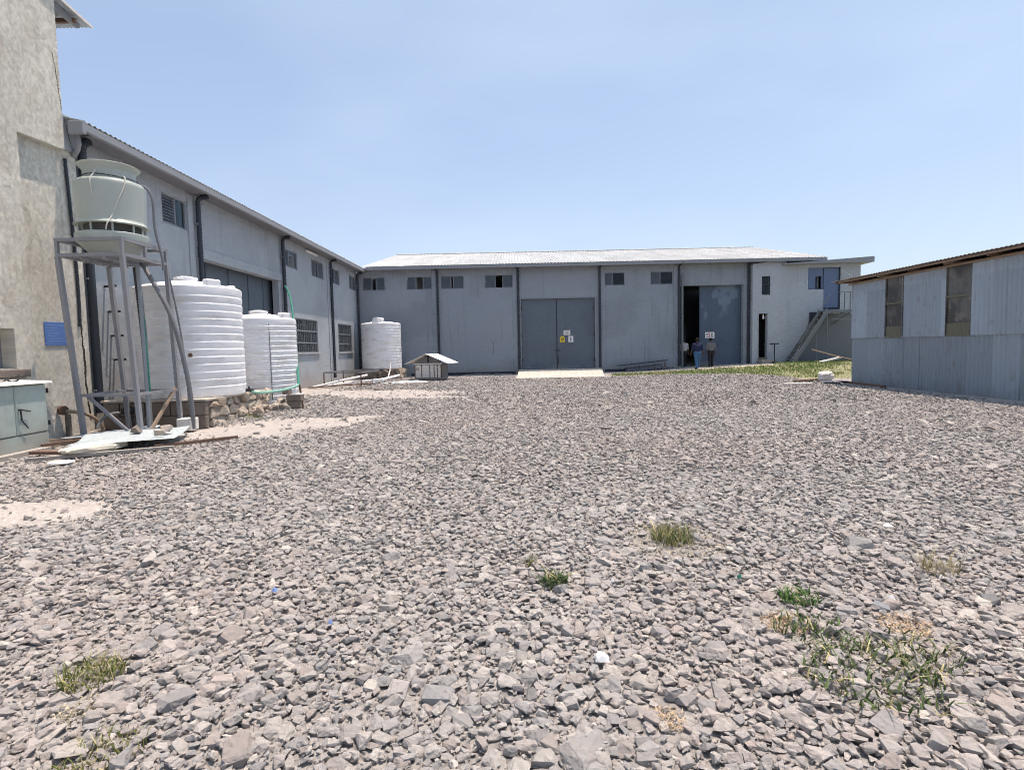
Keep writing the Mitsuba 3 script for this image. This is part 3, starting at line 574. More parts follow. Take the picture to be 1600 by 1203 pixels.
pl_ = hull([(x, y, z) for x, y, z in [(16.9, 30.6, .42), (18.5, 31.4, .62), (18.6, 31.25, .62), (17.0, 30.4, .42), (16.9, 30.6, .48), (18.5, 31.4, .70), (18.6, 31.25, .70), (17.0, 30.4, .48)]])
solo('plank', pl_, 'white_paint', 'white board lying aslant on the grass below the stair', 'plank')
solo('pole', tube([(16.6, 30.8, 1.15), (17.9, 31.0, .8), (19.2, 31.2, .5)], .03, 6), 'wood_pale', 'thin pale pole leaning over the grass under the stair landing', 'pole')

def lump(c, s_, seed, amp=.35, flat=.0):
    m = trimesh.creation.icosphere(4); v = np.array(m.vertices); d = meshkit.fbm(v * 1.3 + seed, 3) - .5; d2 = meshkit.fbm(v * np.array([3, 5, 3]) + seed * 2, 3) - .5
    v = np.sign(v) * np.abs(v) ** .8 * (1 + amp * 1.6 * d + amp * .7 * d2)[:, None]; v = v * np.asarray(s_) + np.asarray(c); v[:, 2] = np.maximum(v[:, 2], flat); m.vertices = v; return m
# ------------------------------------------------------------------ corrugated shed on the right
sh = thing('shed', 'blue grey corrugated metal shed along the right side of the yard', 'shed')
Y0 = 20.88
low = list(np.arange(Y0, 5.5, -.86))
for i in range(len(low) - 1):
    u1, u0 = low[i], low[i + 1] - .04
    m = corr(u0, u1, -.05 + .02 * rng.random(), 1.74, .14, .020, .0 + .006 * (i % 2), 3, 6, .02)
    part(sh, 'lower_sheet', mapm(m, SW), 'galv_low_shaded')
segs = [(19.92, Y0), (19.01, 19.96), (17.28, 18.21), (16.38, 17.32)] + [(a - .9, a + .03) for a in np.arange(15.46, 6, -.9)]
for i, (u0, u1) in enumerate(segs):
    m = corr(u0, u1, 1.665 + .012 * rng.random(), 3.72, .14, .020, .046 + .006 * (i % 2), 3, 6, .02)
    part(sh, 'upper_sheet', mapm(m, SW), 'galv_up')
for u0, u1 in ((18.19, 19.03), (15.44, 16.40)):
    w = part(sh, 'window', mapm(corr(u0, u1, 2.02, 3.72, .14, .006, .022, 1, 6), SW), 'plastic_dim', label='tall dim plastic window sheet')
    part(w, 'lower_panel', mapm(corr(u0, u1, 1.66, 2.04, .14, .010, .034, 1, 6), SW), 'plastic_olive')
    part(w, 'rail', mapm(box(u0, u1, .034, .06, 2.78, 2.84), SW), 'plastic_olive')
    part(w, 'jamb', mapm(box(u0 - .02, u0 + .05, .034, .05, 1.7, 3.7), SW), 'plastic_dim'); part(w, 'jamb', mapm(box(u1 - .05, u1 + .02, .034, .05, 1.7, 3.7), SW), 'plastic_dim')
part(sh, 'end_wall', mapm(corr(12.83, 22.8, -.05, 3.75, .076, .009, 0, 1, 5), lambda v: np.stack([v[:, 0], Y0 + v[:, 1], v[:, 2]], 1)), 'galv_up')
part(sh, 'back_walls', cat_([box(22.8, 22.9, 5, Y0, -.1, 3.85), box(12.85, 22.8, 5.0, 5.1, -.1, 3.8), wall([(12.85, 3.7), (22.8, 3.7), (17.5, 4.0)], [], 0, .05, lambda v: np.stack([v[:, 0], Y0 - .1 + v[:, 1], v[:, 2]], 1))]), 'galv_low_shaded')
part(sh, 'plate_beam', box(12.66, 12.725, 5.2, Y0 + .1, 3.66, 3.72), 'wood_pale')
part(sh, 'eave_board', box(12.36, 12.40, 5.2, Y0 + .45, 3.765, 3.822), 'wood_pale')
for i, u in enumerate(np.arange(20.4, 5.5, -1.45)):
    part(sh, 'rafter', bar((12.42, u, 3.765), (17.4, u, 3.99), .06, .10), 'wood_pale' if i % 2 else 'wood_brown')
part(sh, 'end_rafter', bar((12.30, Y0 + .3, 3.78), (17.4, Y0 + .3, 4.01), .05, .08), 'wood_brown')
for i in range(18):
    u0, u1 = Y0 + .55 - .9 * (i + 1), Y0 + .58 - .9 * i
    part(sh, 'roof_sheet', mapm(corr(u0, u1, 0, 5.4, .14, .014, .003 * (i % 2), 1, 6), lambda v: np.stack([12.27 + v[:, 2] * .974, v[:, 0], 3.845 + v[:, 1] + v[:, 2] * .045], 1)), 'roof_under')
part(sh, 'far_roof', mapm(corr(5.2, Y0 + .5, 0, 5.6, .152, .009, 0, 1, 3), lambda v: np.stack([17.5 + v[:, 2] * .974, v[:, 0], 4.08 + v[:, 1] - v[:, 2] * .045], 1)), 'roof_under')
# rubbish at its foot
solo('sack', lump((12.28, 21.75, .2), (.28, .22, .2), 2.0), 'white_paint', 'bulging white sack at the near end corner of the corrugated shed', 'sack', 50)
solo('plank', hull([(x, y, z) for x, y in ((11.0, 21.7), (12.2, 22.3), (12.3, 22.1), (11.1, 21.5)) for z in (.04, .11)]), 'wood_pale', 'pale board lying on the grass edge left of the white sack', 'plank')
solo('plank', hull([(x, y, z) for x, y in ((12.15, 18.2), (12.35, 21.0), (12.5, 21.0), (12.3, 18.2)) for z in (.03, .09)]), 'wood_brown', 'dark board lying along the foot of the corrugated shed', 'plank')
solo('plastic_sheet', trimesh.Trimesh(*(lambda q: (np.c_[q[:, 0], q[:, 1], .06 + .05 * rng.random(len(q))], [[0, 1, 4], [1, 2, 4], [2, 3, 4], [3, 0, 4]]))(np.array([(11.6, 20.5), (12.3, 20.2), (12.4, 20.9), (11.7, 21.1), (12.0, 20.7)])), process=False), 'cloth_pale', 'crumpled pale plastic sheet at the foot of the corrugated shed', 'plastic sheet')
solo('plank', bbox(9.85, 10.85, 20.0, 20.2, .03, .09), 'white_paint', 'white board lying on the gravel left of the corrugated shed', 'plank')

# ------------------------------------------------------------------ beige building on the left
bb = thing('building', 'tall rough beige plastered building cut off by the left edge of the photo', 'building')
part(bb, 'wall', wall([(2, -.2), (11.28, -.2), (11.28, 6.25), (2, 6.25)], [(8.6, 1.42, 9.45, 2.1)], -.3, 0, GW), 'beige_plaster')
part(bb, 'front_wall', wall([(2, -.2), (9.81, -.2), (9.81, 5.52), (10.84, 5.57), (10.84, 8.32), (2, 9.3)], [(8.6, 1.42, 9.45, 2.1)], .002, .15, GW), 'beige_plaster')
part(bb, 'ledge', wall([(10.845, 5.62), (11.25, 5.64), (11.25, 6.3), (10.845, 6.28)], [], .002, .06, GW), 'left_wall_paint')
part(bb, 'back_walls', mapm(cat_([box(-18, -9.01, 10.54, 10.84, -.2, 8.3), box(-18.2, -18, 2, 10.84, -.2, 9), box(-18, -9.01, 2, 2.3, -.2, 9.2)]), GE), 'beige_plaster')
part(bb, 'roof', mapm(corr(-19, -8.5, 0, 9.9, .076, .009, 0, 1, 4), lambda v: GE(np.stack([v[:, 0], 11.7 - v[:, 2], 8.30 + v[:, 1] + v[:, 2] * .115], 1))), 'galv_up')
part(bb, 'verge_flashing', mapm(bar((-8.49, 11.72, 8.31), (-8.49, 2, 9.43), .02, .05), GE), 'white_paint')
part(bb, 'purlin', mapm(bar((-8.55, 11.35, 8.24), (-18, 11.35, 8.24), .06, .08), GE), 'wood_brown')
part(bb, 'purlin', mapm(bar((-8.62, 11.5, 8.22), (-8.66, 10.86, 8.27), .07, .09), GE), 'pipe_grey')
w = part(bb, 'window', mapm(cat_([box(9.38, 9.45, -.2, -.1, 1.42, 2.1), box(8.6, 9.38, -.2, -.1, 2.04, 2.1), box(8.6, 9.38, -.2, -.1, 1.42, 1.48)]), GW), 'pipe_grey')
part(w, 'pane', mapm(box(8.6, 9.38, -.152, -.15, 1.48, 2.04), GW), 'pane_glass')
part(w, 'sill', mapm(bbox(8.4, 9.62, .152, .24, 1.27, 1.40), GW), 'block_brown')
part(bb, 'conduit', mapm(tube([(10.98, .03, 5.45), (11.02, .035, 4.4), (11.06, .03, 3.6), (11.05, .03, 2.2)], .03, 6, 24), GW), 'pipe_dark', 40)
def crack(pts, w, name='crack'):
    p = np.array(pts); q = []
    for a, b in zip(p[:-1], p[1:]):
        for t in np.linspace(0, 1, 7)[:-1]: q.append(a + (b - a) * t)
    q.append(p[-1]); q = np.array(q); q[1:-1] += rng.normal(0, .012, (len(q) - 2, 2))
    poly = Polygon(np.vstack([q + np.c_[np.full(len(q), w) * rng.uniform(.4, 1.2, len(q)), np.zeros(len(q))], q[::-1] - [w * .3, 0]])).buffer(0)
    return [g_ for g_ in getattr(poly, 'geoms', [poly]) if g_.area > 1e-5]
for pts, w, wo in [([(10.7, 7.3), (10.78, 6.8), (10.82, 6.3)], .011, .151), ([(11.1, 2.3), (11.12, 1.6), (11.14, .9), (11.18, .3)], .04, .0015), ([(11.0, 6.2), (11.1, 5.8), (11.2, 5.64)], .01, .0615)]:
    for g_ in crack(pts, w):
        m = trimesh.creation.extrude_polygon(g_, .002, engine='earcut'); v = np.array(m.vertices); part(bb, 'crack', mapm(trimesh.Trimesh(np.stack([v[:, 0], v[:, 2] + wo, v[:, 1]], 1), m.faces), GW), 'crack_dark')
for pts, w in [([(-1.32, 2.15), (-1.24, 1.75), (-1.22, 1.2)], .05), ([(-1.05, 2.1), (-1.2, 1.8)], .035), ([(7.2, 3.9), (7.3, 3.2)], .015), ([(-6.9, 4.6), (-6.8, 3.9), (-6.85, 3.4)], .012)]:
    for g_ in crack(pts, w):
        m = trimesh.creation.extrude_polygon(g_, .003, engine='earcut'); v = np.array(m.vertices); part(wb, 'crack', mapm(trimesh.Trimesh(np.stack([v[:, 0], v[:, 2] - .0005, v[:, 1]], 1), m.faces), BW), 'pipe_grey')
bs = thing('plaque', 'faded blue plaque with pale lines of writing on the beige wall beside the tower stand', 'plaque')
part(bs, 'board', mapm(bbox(10.22, 10.76, .006, .02, 1.82, 2.26, .004), GW), 'sign_blue')
lines = []
for i in range(7):
    z = 2.2 - i * .05; u = 10.28
    while u < (10.7 if i in (0, 6) else 10.46 + .1 * rng.random()):
        l = rng.uniform(.02, .06); lines.append((u, u + l, z - .009, z + .009)); u += l + .015
part(bs, 'lettering', rects(GW, .0205, lines), 'sign_blue_pale')

# cabinet
cb = thing('cabinet', 'pale green steel electrical cabinet with two doors against the beige wall at the left edge', 'cabinet')
part(cb, 'body', bbox(-8.86, -8.24, 7.7, 9.60, .30, 1.15, .012), 'cabinet_green')
part(cb, 'plinth', box(-8.86, -8.21, 7.7, 9.58, .06, .298), 'grey_panel' if False else 'cabinet_green')
part(cb, 'lid', hull([(-8.9, 7.64, 1.155), (-8.14, 7.64, 1.155), (-8.9, 9.66, 1.155), (-8.14, 9.66, 1.155), (-8.9, 7.64, 1.22), (-8.16, 7.64, 1.185), (-8.9, 9.66, 1.22), (-8.16, 9.66, 1.185)]), 'white_paint')
for a, b in ((7.72, 8.34), (8.35, 8.965), (8.975, 9.585)): part(cb, 'door', bbox(-8.238, -8.205, a, b, .32, 1.13, .012), 'cabinet_green')
part(cb, 'handle', cat_([tube([(-8.20, 9.02, .74), (-8.17, 9.02, .74)], .015), bar((-8.165, 9.02, .745), (-8.165, 9.2, .70), .018), bar((-8.165, 9.02, .745), (-8.165, 9.03, .56), .018), bar((-8.165, 9.03, .56), (-8.165, 9.14, .42), .014)]), 'metal_black')
for z in (.42, .98): part(cb, 'hinge', box(-8.215, -8.18, 9.59, 9.605, z, z + .08), 'metal_black')
solo('cable', tube([(-8.5, 9.0, 1.24), (-8.4, 9.12, 1.25), (-8.35, 9.22, 1.30), (-8.42, 9.32, 1.24), (-8.55, 9.2, 1.24)], .012, 6, 24), 'metal_black', 'black cable lying in a loop on top of the green cabinet', 'cable')
scene['pavement'] = ply(cat_([hull([(x, y, z) for x, y in ((-9.2, 3), (-7.95, 3), (-8.05, 9.4), (-8.45, 10.3), (-9.2, 10.4)) for z in (-.1, .055)])]), 'slab_grey'); labels['pavement'] = {'kind': 'structure'}

# ------------------------------------------------------------------ tower stand and cooling tower
sx0, sx1, sy0, sy1, zt, zb = -8.42, -7.22, 10.32, 11.62, 3.76, 3.48
sd_ = thing('stand', 'tall grey square steel stand carrying the cream cooling tower beside the beige wall', 'stand')
S = 'stand_steel'
for n_, (x, y, bx, by) in enumerate([(sx0, sy0, -8.20, 10.36), (sx1, sy0, -7.14, 10.40), (sx1, sy1, -7.10, 11.60), (sx0, sy1, -8.22, 11.62)]):
    part(sd_, 'leg', bar((bx, by, .02), (x, y, zb - .03), .075), S)
for z in (zt, zb):
    for p, q in (((sx0 - .03, sy0), (sx1 + .03, sy0)), ((sx1, sy0 + .04), (sx1, sy1 - .04)), ((sx1 + .03, sy1), (sx0 - .03, sy1)), ((sx0, sy1 - .04), (sx0, sy0 + .04))):
        part(sd_, 'rail', bar((*p, z), (*q, z), .06), S)
for x, y in ((sx0, sy0), (sx1, sy0), (sx1, sy1), (sx0, sy1), (sx1, (sy0 + sy1) / 2)): part(sd_, 'corner_post', bar((x, y, zb + .03), (x, y, zt - .03), .055), S)
for y in np.linspace(sy0 + .2, sy1 - .2, 4): part(sd_, 'cross_bar', bar((sx0 + .03, y, zb), (sx1 - .03, y, zb), .05), S)
for x in (sx0 + .4, sx1 - .4): part(sd_, 'cross_bar', bar((x, sy0 + .03, zb - .05), (x, sy1 - .03, zb - .05), .05), S)
zl = .86
Lg = lambda a, b, t: tuple(np.array(a) + (np.array(b) - np.array(a)) * t)
A_, B_, C_, D_ = (-8.21, 10.36, zl), (-7.16, 10.39, zl), (-7.12, 11.6, zl), (-8.25, 11.62, zl)
for p, q in ((A_, B_), (B_, C_), (D_, C_), (A_, D_)): part(sd_, 'tie_rail', bar(Lg(p, q, .04), Lg(p, q, .96), .05), S)
part(sd_, 'brace', bar((-8.15, 10.45, .84), (-7.45, 10.55, .1), .05), S)
part(sd_, 'brace', bar((-7.12, 11.5, .9), (-7.20, 10.72, .06), .05), 'wood_pale')
# extra uprights and pipes bundled inside the stand
pb = thing('pipes', 'bundle of upright grey and green pipes rising inside the stand of the cooling tower', 'pipes')
part(pb, 'pipe', tube([(-7.55, 11.3, .1), (-7.56, 11.32, 2.0), (-7.62, 11.3, 3.5)], .04, 8), 'pipe_grey', 40)
part(pb, 'pipe', tube([(-7.45, 11.1, .1), (-7.45, 11.1, 1.6), (-7.5, 11.15, 3.4)], .035, 8), 'frame_paint', 40)
part(pb, 'pipe', tube([(-7.65, 11.45, .1), (-7.68, 11.45, 2.0), (-7.72, 11.4, 3.4)], .05, 8), 'pipe_dark', 40)
part(pb, 'hose', tube([(-7.5, 11.25, .8), (-7.49, 11.22, 1.5), (-7.53, 11.24, 2.4)], .03, 8, 16), 'hose_green', 40, label='green hose tied to the pipes')
tx, ty = -7.82, 10.97
ct = thing('cooling_tower', 'round cream fibreglass cooling tower roped onto its steel stand', 'cooling tower')
part(ct, 'basin', lathe([(0, 3.53), (.34, 3.53), (.38, 3.56), (.60, 3.80), (.615, 3.82), (.615, 3.93), (.60, 3.945), (.52, 3.945)], 48, (tx, ty, 0)), 'frp_cream', 40)
part(ct, 'louvre_core', lathe([(.47, 3.93), (.47, 4.12)], 40, (tx, ty, 0)), 'frp_dark', 40)
for a in np.arange(0, 2 * np.pi, np.pi / 5): part(ct, 'strut', bar((tx + .56 * math.cos(a + .3), ty + .56 * math.sin(a + .3), 3.94), (tx + .56 * math.cos(a + .3), ty + .56 * math.sin(a + .3), 4.11), .025), 'frp_cream')
part(ct, 'body', lathe([(.48, 4.11), (.615, 4.10), (.62, 4.115), (.60, 4.135), (.565, 4.17), (.56, 4.2), (.575, 4.5), (.59, 4.84), (.588, 4.89), (.56, 4.925), (.46, 4.965), (.435, 4.98)], 64, (tx, ty, 0)), 'frp_cream', 40)
part(ct, 'fan_ring', lathe([(.43, 4.97), (.425, 5.12), (.44, 5.16), (.50, 5.23), (.515, 5.245), (.50, 5.255), (.42, 5.17), (.40, 5.0)], 64, (tx, ty, 0)), 'frp_cream', 40)
part(ct, 'fan_hub', cat_([lathe([(0, 5.02), (.09, 5.02), (.09, 5.14), (0, 5.14)], 16, (tx, ty, 0))] + [bar((tx, ty, 5.08), (tx + .38 * math.cos(a), ty + .38 * math.sin(a), 5.08), .09, .012) for a in (0, 1.57, 3.14, 4.71)]), 'pipe_grey')
def on_body(a, z, o=.012): r = np.interp(z, [4.11, 4.2, 4.5, 4.84, 4.93, 5.0, 5.2], [.62, .56, .575, .592, .57, .45, .46]) + o; return (tx + r * math.cos(a), ty + r * math.sin(a), z)
for lst in ([(-1.40, 5.08), (-1.46, 4.95), (-1.47, 4.84), (-1.46, 4.72), (-1.45, 4.6)], [(-.5, 5.02), (-.52, 4.93), (-.58, 4.8), (-.78, 4.5), (-.98, 4.2), (-1.05, 4.11), (-1.12, 3.95)]):
    part(ct, 'rope', tube([on_body(*q) for q in lst], .011, 6, 30), 'rope_white', 40)
part(ct, 'cable_ring', tube([on_body(a, 5.0 + .01 * math.sin(3 * a), .02) for a in np.linspace(-2.6, .4, 24)], .009, 6), 'metal_black', 40)
part(ct, 'outlet_pipe', tube([(tx + .38, ty + .12, 4.95), (tx + .62, ty + .2, 4.86), (tx + .68, ty + .22, 4.6), (tx + .66, ty + .25, 4.2), (tx + .72, ty + .3, 3.7), (tx + .74, ty + .32, 3.3)], .025, 8, 40), 'hose_grey', 40)

# long grey hoses from the tower
solo('hose', tube([(-7.62, 11.45, 3.55), (-7.35, 11.3, 3.15), (-7.02, 11.25, 2.55), (-6.82, 11.3, 1.7), (-6.74, 11.35, 1.0), (-6.76, 11.45, .05)], .045, 10, 50), 'hose_grey', 'thick grey hose curving from under the cooling tower down past the largest tank', 'hose', 40)
solo('hose', tube([(-7.2, 11.6, 3.4), (-7.12, 11.7, 2.6), (-7.02, 11.72, 1.6), (-6.98, 11.72, .55)], .018, 6, 30), 'hose_grey', 'thin grey hose hanging in front of the largest tank', 'hose', 40)

# ------------------------------------------------------------------ water tanks
def tank(label, cx, cy, R, z0, z1, nrib, dome, lid, lug, seed=0):
    t = thing('water_tank', label, 'water tank', 'white ribbed water tanks')
    pr = [(0, z0), (R - .03, z0), (R, z0 + .03), (R, z0 + .14)]
    step = (z1 - .16 - (z0 + .14)) / nrib
    for i in range(nrib):
        a = z0 + .14 + i * step
        f = 1.35 if i in (nrib // 2, nrib - 2) else 1
        pr += [(R - .002, a + step * .3), (R + .003, a + step * .52), (R - .002, a + step * .57), (R - .013 * f, a + step * .66), (R - .012 * f, a + step * .72), (R - .005, a + step * .92)]
    pr += [(R, z1 - .1), (R - .005, z1 - .03), (R - .06, z1 + .01), (R * .55, z1 + dome * .7), (R * .3, z1 + dome), (0, z1 + dome)]
    b = lathe(pr, 96, (cx, cy, 0)); v = np.array(b.vertices)
    d = .02 * (meshkit.fbm(np.c_[v[:, 0] * 1.2, v[:, 1] * 1.2, v[:, 2] * 1.6] + seed, 3) - .5); rr = np.hypot(v[:, 0] - cx, v[:, 1] - cy)
    k_ = np.where((rr > .5 * R), 1 + d / np.maximum(rr, .1), 1); b.vertices = np.c_[cx + (v[:, 0] - cx) * k_, cy + (v[:, 1] - cy) * k_, v[:, 2]]
    part(t, 'body', b, 'tank_plastic', 40)
    lx, ly, lr = lid
    part(t, 'lid', lathe([(lr, z1 + dome * .75), (lr, z1 + dome + .03), (lr + .03, z1 + dome + .035), (lr + .03, z1 + dome + .08), (lr * .7, z1 + dome + .105), (0, z1 + dome + .11)], 32, (cx + lx, cy + ly, 0)), 'tank_plastic', 40)
    for a in lug:
        c, s = math.cos(a), math.sin(a); m = bbox(-.17, .17, -.09, .09, 0, .17, .03); m.apply_transform(trimesh.transformations.rotation_matrix(a + math.pi / 2, [0, 0, 1])); m.apply_translation([cx + (R - .14) * c, cy + (R - .14) * s, z1 - .02]); part(t, 'lug', m, 'tank_plastic')
    return t
t1 = tank('largest and nearest white ribbed water tank, on the stone plinth behind the tower stand', -7.62, 13.03, 1.13, .62, 3.12, 13, .17, (.02, -.1, .22), (-.55, 2.6, 1.0), 1)
part(t1, 'stain_knot', mapm(lathe([(0, 0), (.045, .0), (.04, .012), (0, .015)], 12), lambda v: np.c_[-7.07 + v[:, 2] * .5 + v[:, 0] * .87, 12.03 - v[:, 2] + v[:, 0] * .5, 1.58 + v[:, 1]]), 'rust_brown')
t2 = tank('middle white ribbed water tank standing on the ground just behind the largest one', -7.2, 15.75, .95, .06, 2.55, 16, .14, (-.02, -.05, .22), (-.3, 2.7), 2)
part(t2, 'level_tube', tube([(-6.62, 14.98, .3), (-6.62, 14.98, 1.4), (-6.64, 15.0, 2.5)], .012, 6), 'pipe_grey')
t3 = tank('farthest white ribbed water tank on a rough block plinth in the corner of the yard', -7.5, 31.35, 1.1, .56, 3.1, 14, .12, (.0, -.3, .2), (-1.6, 1.5), 3)
part(t3, 'lug', hull([(-7.55 + x, 30.42 + y, z) for x, y, z in ((-.2, -.15, 3.0), (.16, -.15, 3.0), (-.12, -.1, 3.4), (.1, -.1, 3.42), (-.1, .3, 3.42), (.4, .3, 3.36), (.4, 0, 3.3))]), 'tank_plastic')

def masonry(parent, origin, du, dv, L, H, nrm, seed, size=.2, m='masonry_stone', stuff=False):
    """rough stones bedded in the face spanned by du (length L) and z (height H)"""
    r = np.random.default_rng(seed); z = 0.0
    while z < H - .05:
        h = min(size * r.uniform(.75, 1.15), H - z); u = 0.0
        while u < L - .05:
            l = min(size * r.uniform(.8, 1.7), L - u)
            q = r.uniform(-1, 1, (14, 3)); q = np.sign(q) * np.abs(q) ** .5 * np.array([l * .52, .07 + .05 * r.random(), h * .53])
            c = np.asarray(origin) + np.asarray(du) * (u + l / 2) + np.array([0, 0, z + h / 2])
            v = c + q[:, :1] * np.asarray(du) + q[:, 1:2] * np.asarray(nrm) + q[:, 2:] * np.array([0, 0, 1])
            part(parent, 'stone', hull(v), m); u += l
        z += h
pn = thing('plinth', 'low plinth of concrete blocks and rough stones under the largest water tank', 'plinth')
part(pn, 'core', hull([(x, y, z) for x, y in ((-8.95, 11.92), (-6.72, 11.92), (-6.58, 14.35), (-8.95, 14.35)) for z in (-.1, .60)]), 'mortar')
for i, (x0, x1) in enumerate([(-8.9, -8.35), (-8.34, -7.8), (-7.79, -7.25), (-7.24, -6.68)]):
    part(pn, 'block', bbox(x0, x1, 11.80, 11.93, .0, .27, .012), 'block_brown'); part(pn, 'block', bbox(x0 - .2 if i else x0, x1 - .22 if i < 3 else x1, 11.81, 11.93, .28, .57, .012), 'block_brown')
masonry(pn, (-6.70, 11.95, 0.0), np.array([.05, 1, 0]) / np.hypot(.05, 1), None, 2.4, .6, (1, -.05, 0), 11, .24)
part(pn, 'cap', hull([(x, y, z) for x, y in ((-8.95, 11.8), (-6.66, 11.8), (-6.5, 14.4), (-8.95, 14.4)) for z in (.585, .625)]), 'concrete')
rb = [((-6.45 + rng.normal(0, .16), 14.5 + rng.uniform(-1.6, .7), .1 + rng.uniform(0, .12)), rng.uniform(.06, .16)) for _ in range(46)]
rl = thing('rubble', 'heap of rough stones spilling from the plinth in front of the middle tank', 'rubble')
for i, (c, s) in enumerate(rb):
    part(rl, 'stone', rock((c[0] + .25 * max(0, c[1] - 14.3), c[1], c[2] * (.6 + s * 4) + .02), (s, s * .8, s * .6), 100 + i), 'masonry_stone')
for i in range(9):
    part(rl, 'stone', rock((-6.72 + .05 * rng.random(), 14.35 + i * .06, .12 + .055 * i), (.15, .13, .1), 300 + i), 'masonry_stone')
p3 = thing('plinth', 'rough block plinth under the farthest water tank in the yard corner', 'plinth')
part(p3, 'core', box(-8.75, -6.4, 30.25, 32.5, -.1, .5), 'mortar')
masonry(p3, (-8.75, 30.22, 0.0), np.array([1, 0, 0]), None, 2.35, .54, (0, -1, 0), 21, .3, 'block_brown')
masonry(p3, (-6.38, 30.3, 0.0), np.array([0, 1, 0]), None, 2.1, .54, (1, 0, 0), 22, .3, 'masonry_stone')
part(p3, 'cap', box(-8.8, -6.36, 30.2, 32.5, .525, .557), 'block_brown')

# block stack, post and green hose at the second tank
bk = thing('block_stack', 'stack of three brown blocks in front of the middle water tank beside a thin post', 'blocks')
for i, (z, o) in enumerate([(.08, 0), (.27, .02), (.46, -.08)]):
    part(bk, 'block', bbox(-6.22 + o, (-5.82 if i < 2 else -6.05) + o, 14.85, 15.1, z, z + .18, .012), 'block_brown')
part(bk, 'mortar_slip', bbox(-6.05, -5.8, 14.84, 15.1, .44, .47), 'white_paint')
solo('post', bar((-5.80, 15.0, .02), (-5.9, 15.05, .72), .045), 'rust_brown', 'short rusty post beside the stack of brown blocks', 'post')
hs = thing('hose', 'green garden hose slung from the warehouse downpipe to a post and the tank outlet', 'hose')
part(hs, 'run', tube([(-9.12, 22.25, 4.25), (-8.55, 21.2, 3.85), (-7.3, 18.4, 2.5), (-6.38, 16.2, 1.3), (-5.92, 15.05, .70)], .035, 8, 40), 'hose_green', 40)
part(hs, 'run', tube([(-5.92, 15.05, .70), (-6.05, 14.5, .62), (-6.25, 13.9, .60), (-6.42, 13.5, .64), (-6.48, 13.4, .68)], .035, 8, 30), 'hose_pale', 40)
part(hs, 'valve', cat_([tube([(-6.5, 13.3, .70), (-6.45, 13.5, .68)], .045), rock((-6.47, 13.36, .74), (.06, .05, .06), 77)]), 'metal_black')

# ------------------------------------------------------------------ kennel
kn = thing('kennel', 'small white panelled dog kennel with a bright metal gable roof beside the far wall', 'kennel')
KA = math.radians(-13)
def KF(v): 
    c, s = math.cos(KA), math.sin(KA); return np.c_[-4.36 + c * v[:, 0] - s * v[:, 1], 28.0 + s * v[:, 0] + c * v[:, 1], v[:, 2]]
kp = lambda n, m, mm, **k: part(kn, n, mapm(m, KF), mm, **k)
kp('floor', box(-.75, .75, 0, .8, .08, .15), 'slab_grey')
xs = [-.73, -.37, .07, .31, .48, .68]
for i in range(5): kp('panel', bbox(xs[i] + .02, xs[i + 1] - .02, 0, .03, .16, .80, .006), 'white_paint')
for x in xs: kp('mullion', box(x - .018, x + .018, -.012, .04, .15, .82), 'wood_brown')
kp('header', box(-.78, .72, -.03, .03, .822, .89), 'white_paint')
kp('side_wall', cat_([box(.73, .76, .0, .8, .15, .84), box(-.76, -.73, .0, .8, .15, .84), box(-.73, .73, .77, .8, .15, .84)]), 'grey_panel')
kp('side_panel', box(.70, .73, .02, .04, .15, .84), 'grey_panel')
kp('gable', hull([(x, y, z) for x, z in ((-.8, .89), (.8, .85), (0, 1.3)) for y in (.02, .05)]), 'grey_panel')
kp('vent_mark', cat_([box(-.66 + .05 * i, -.63 + .05 * i, -.004, .001, .52, .68) for i in range(3)]), 'grey_panel')
RS = lambda m, s: mapm(m, lambda v: np.c_[s * (v[:, 2] * .955), v[:, 0], 1.36 + v[:, 1] - v[:, 2] * .40])
kp('roof_sheet', RS(corr(-.3, 1.35, 0, 1.22, .1, .01), -1), 'white_paint'); kp('roof_sheet', RS(corr(-.3, 1.35, 0, 1.22, .1, .01), 1), 'white_paint')
kp('ridge_post', box(-.05, .05, -.02, .018, .9, 1.33), 'pipe_dark')
kp('foot', box(-.7, -.55, .05, .75, -.02, .08), 'wood_brown'); kp('foot', box(.55, .7, .05, .75, -.02, .08), 'wood_brown')
def crumple(cx, cy, rx, ry, h, seed, n=9):
    u = np.linspace(-1, 1, n); X, Y = np.meshgrid(u, u, indexing='ij'); q = np.stack([X, Y, 0 * X + seed * 3.1], -1)
    Z = h * (.25 + meshkit.fbm(q * 2.3, 3)) * (1.05 - np.maximum(np.abs(X), np.abs(Y)) ** 2); w = (meshkit.noise(q * 3 + 5) - .5) * .5
    V = np.stack([cx + rx * (X + w), cy + ry * (Y + w * .6), gz(cx, cy) + .02 + Z], -1).reshape(-1, 3)
    i, j = np.meshgrid(np.arange(n - 1), np.arange(n - 1), indexing='ij'); a = (i * n + j).ravel()
    return trimesh.Trimesh(V, np.vstack([np.c_[a, a + n, a + n + 1], np.c_[a, a + n + 1, a + 1]]), process=False)
solo('plastic_sheet', crumple(-5.0, 26.6, .75, .35, .12, 3), 'white_clean', 'crumpled white plastic sheet on the ground in front of the kennel', 'plastic sheet')
solo('tarpaulin', crumple(-5.85, 26.2, .5, .3, .08, 4), 'sheet_blue', 'crumpled blue grey tarpaulin on the ground left of the white plastic sheet', 'tarpaulin')

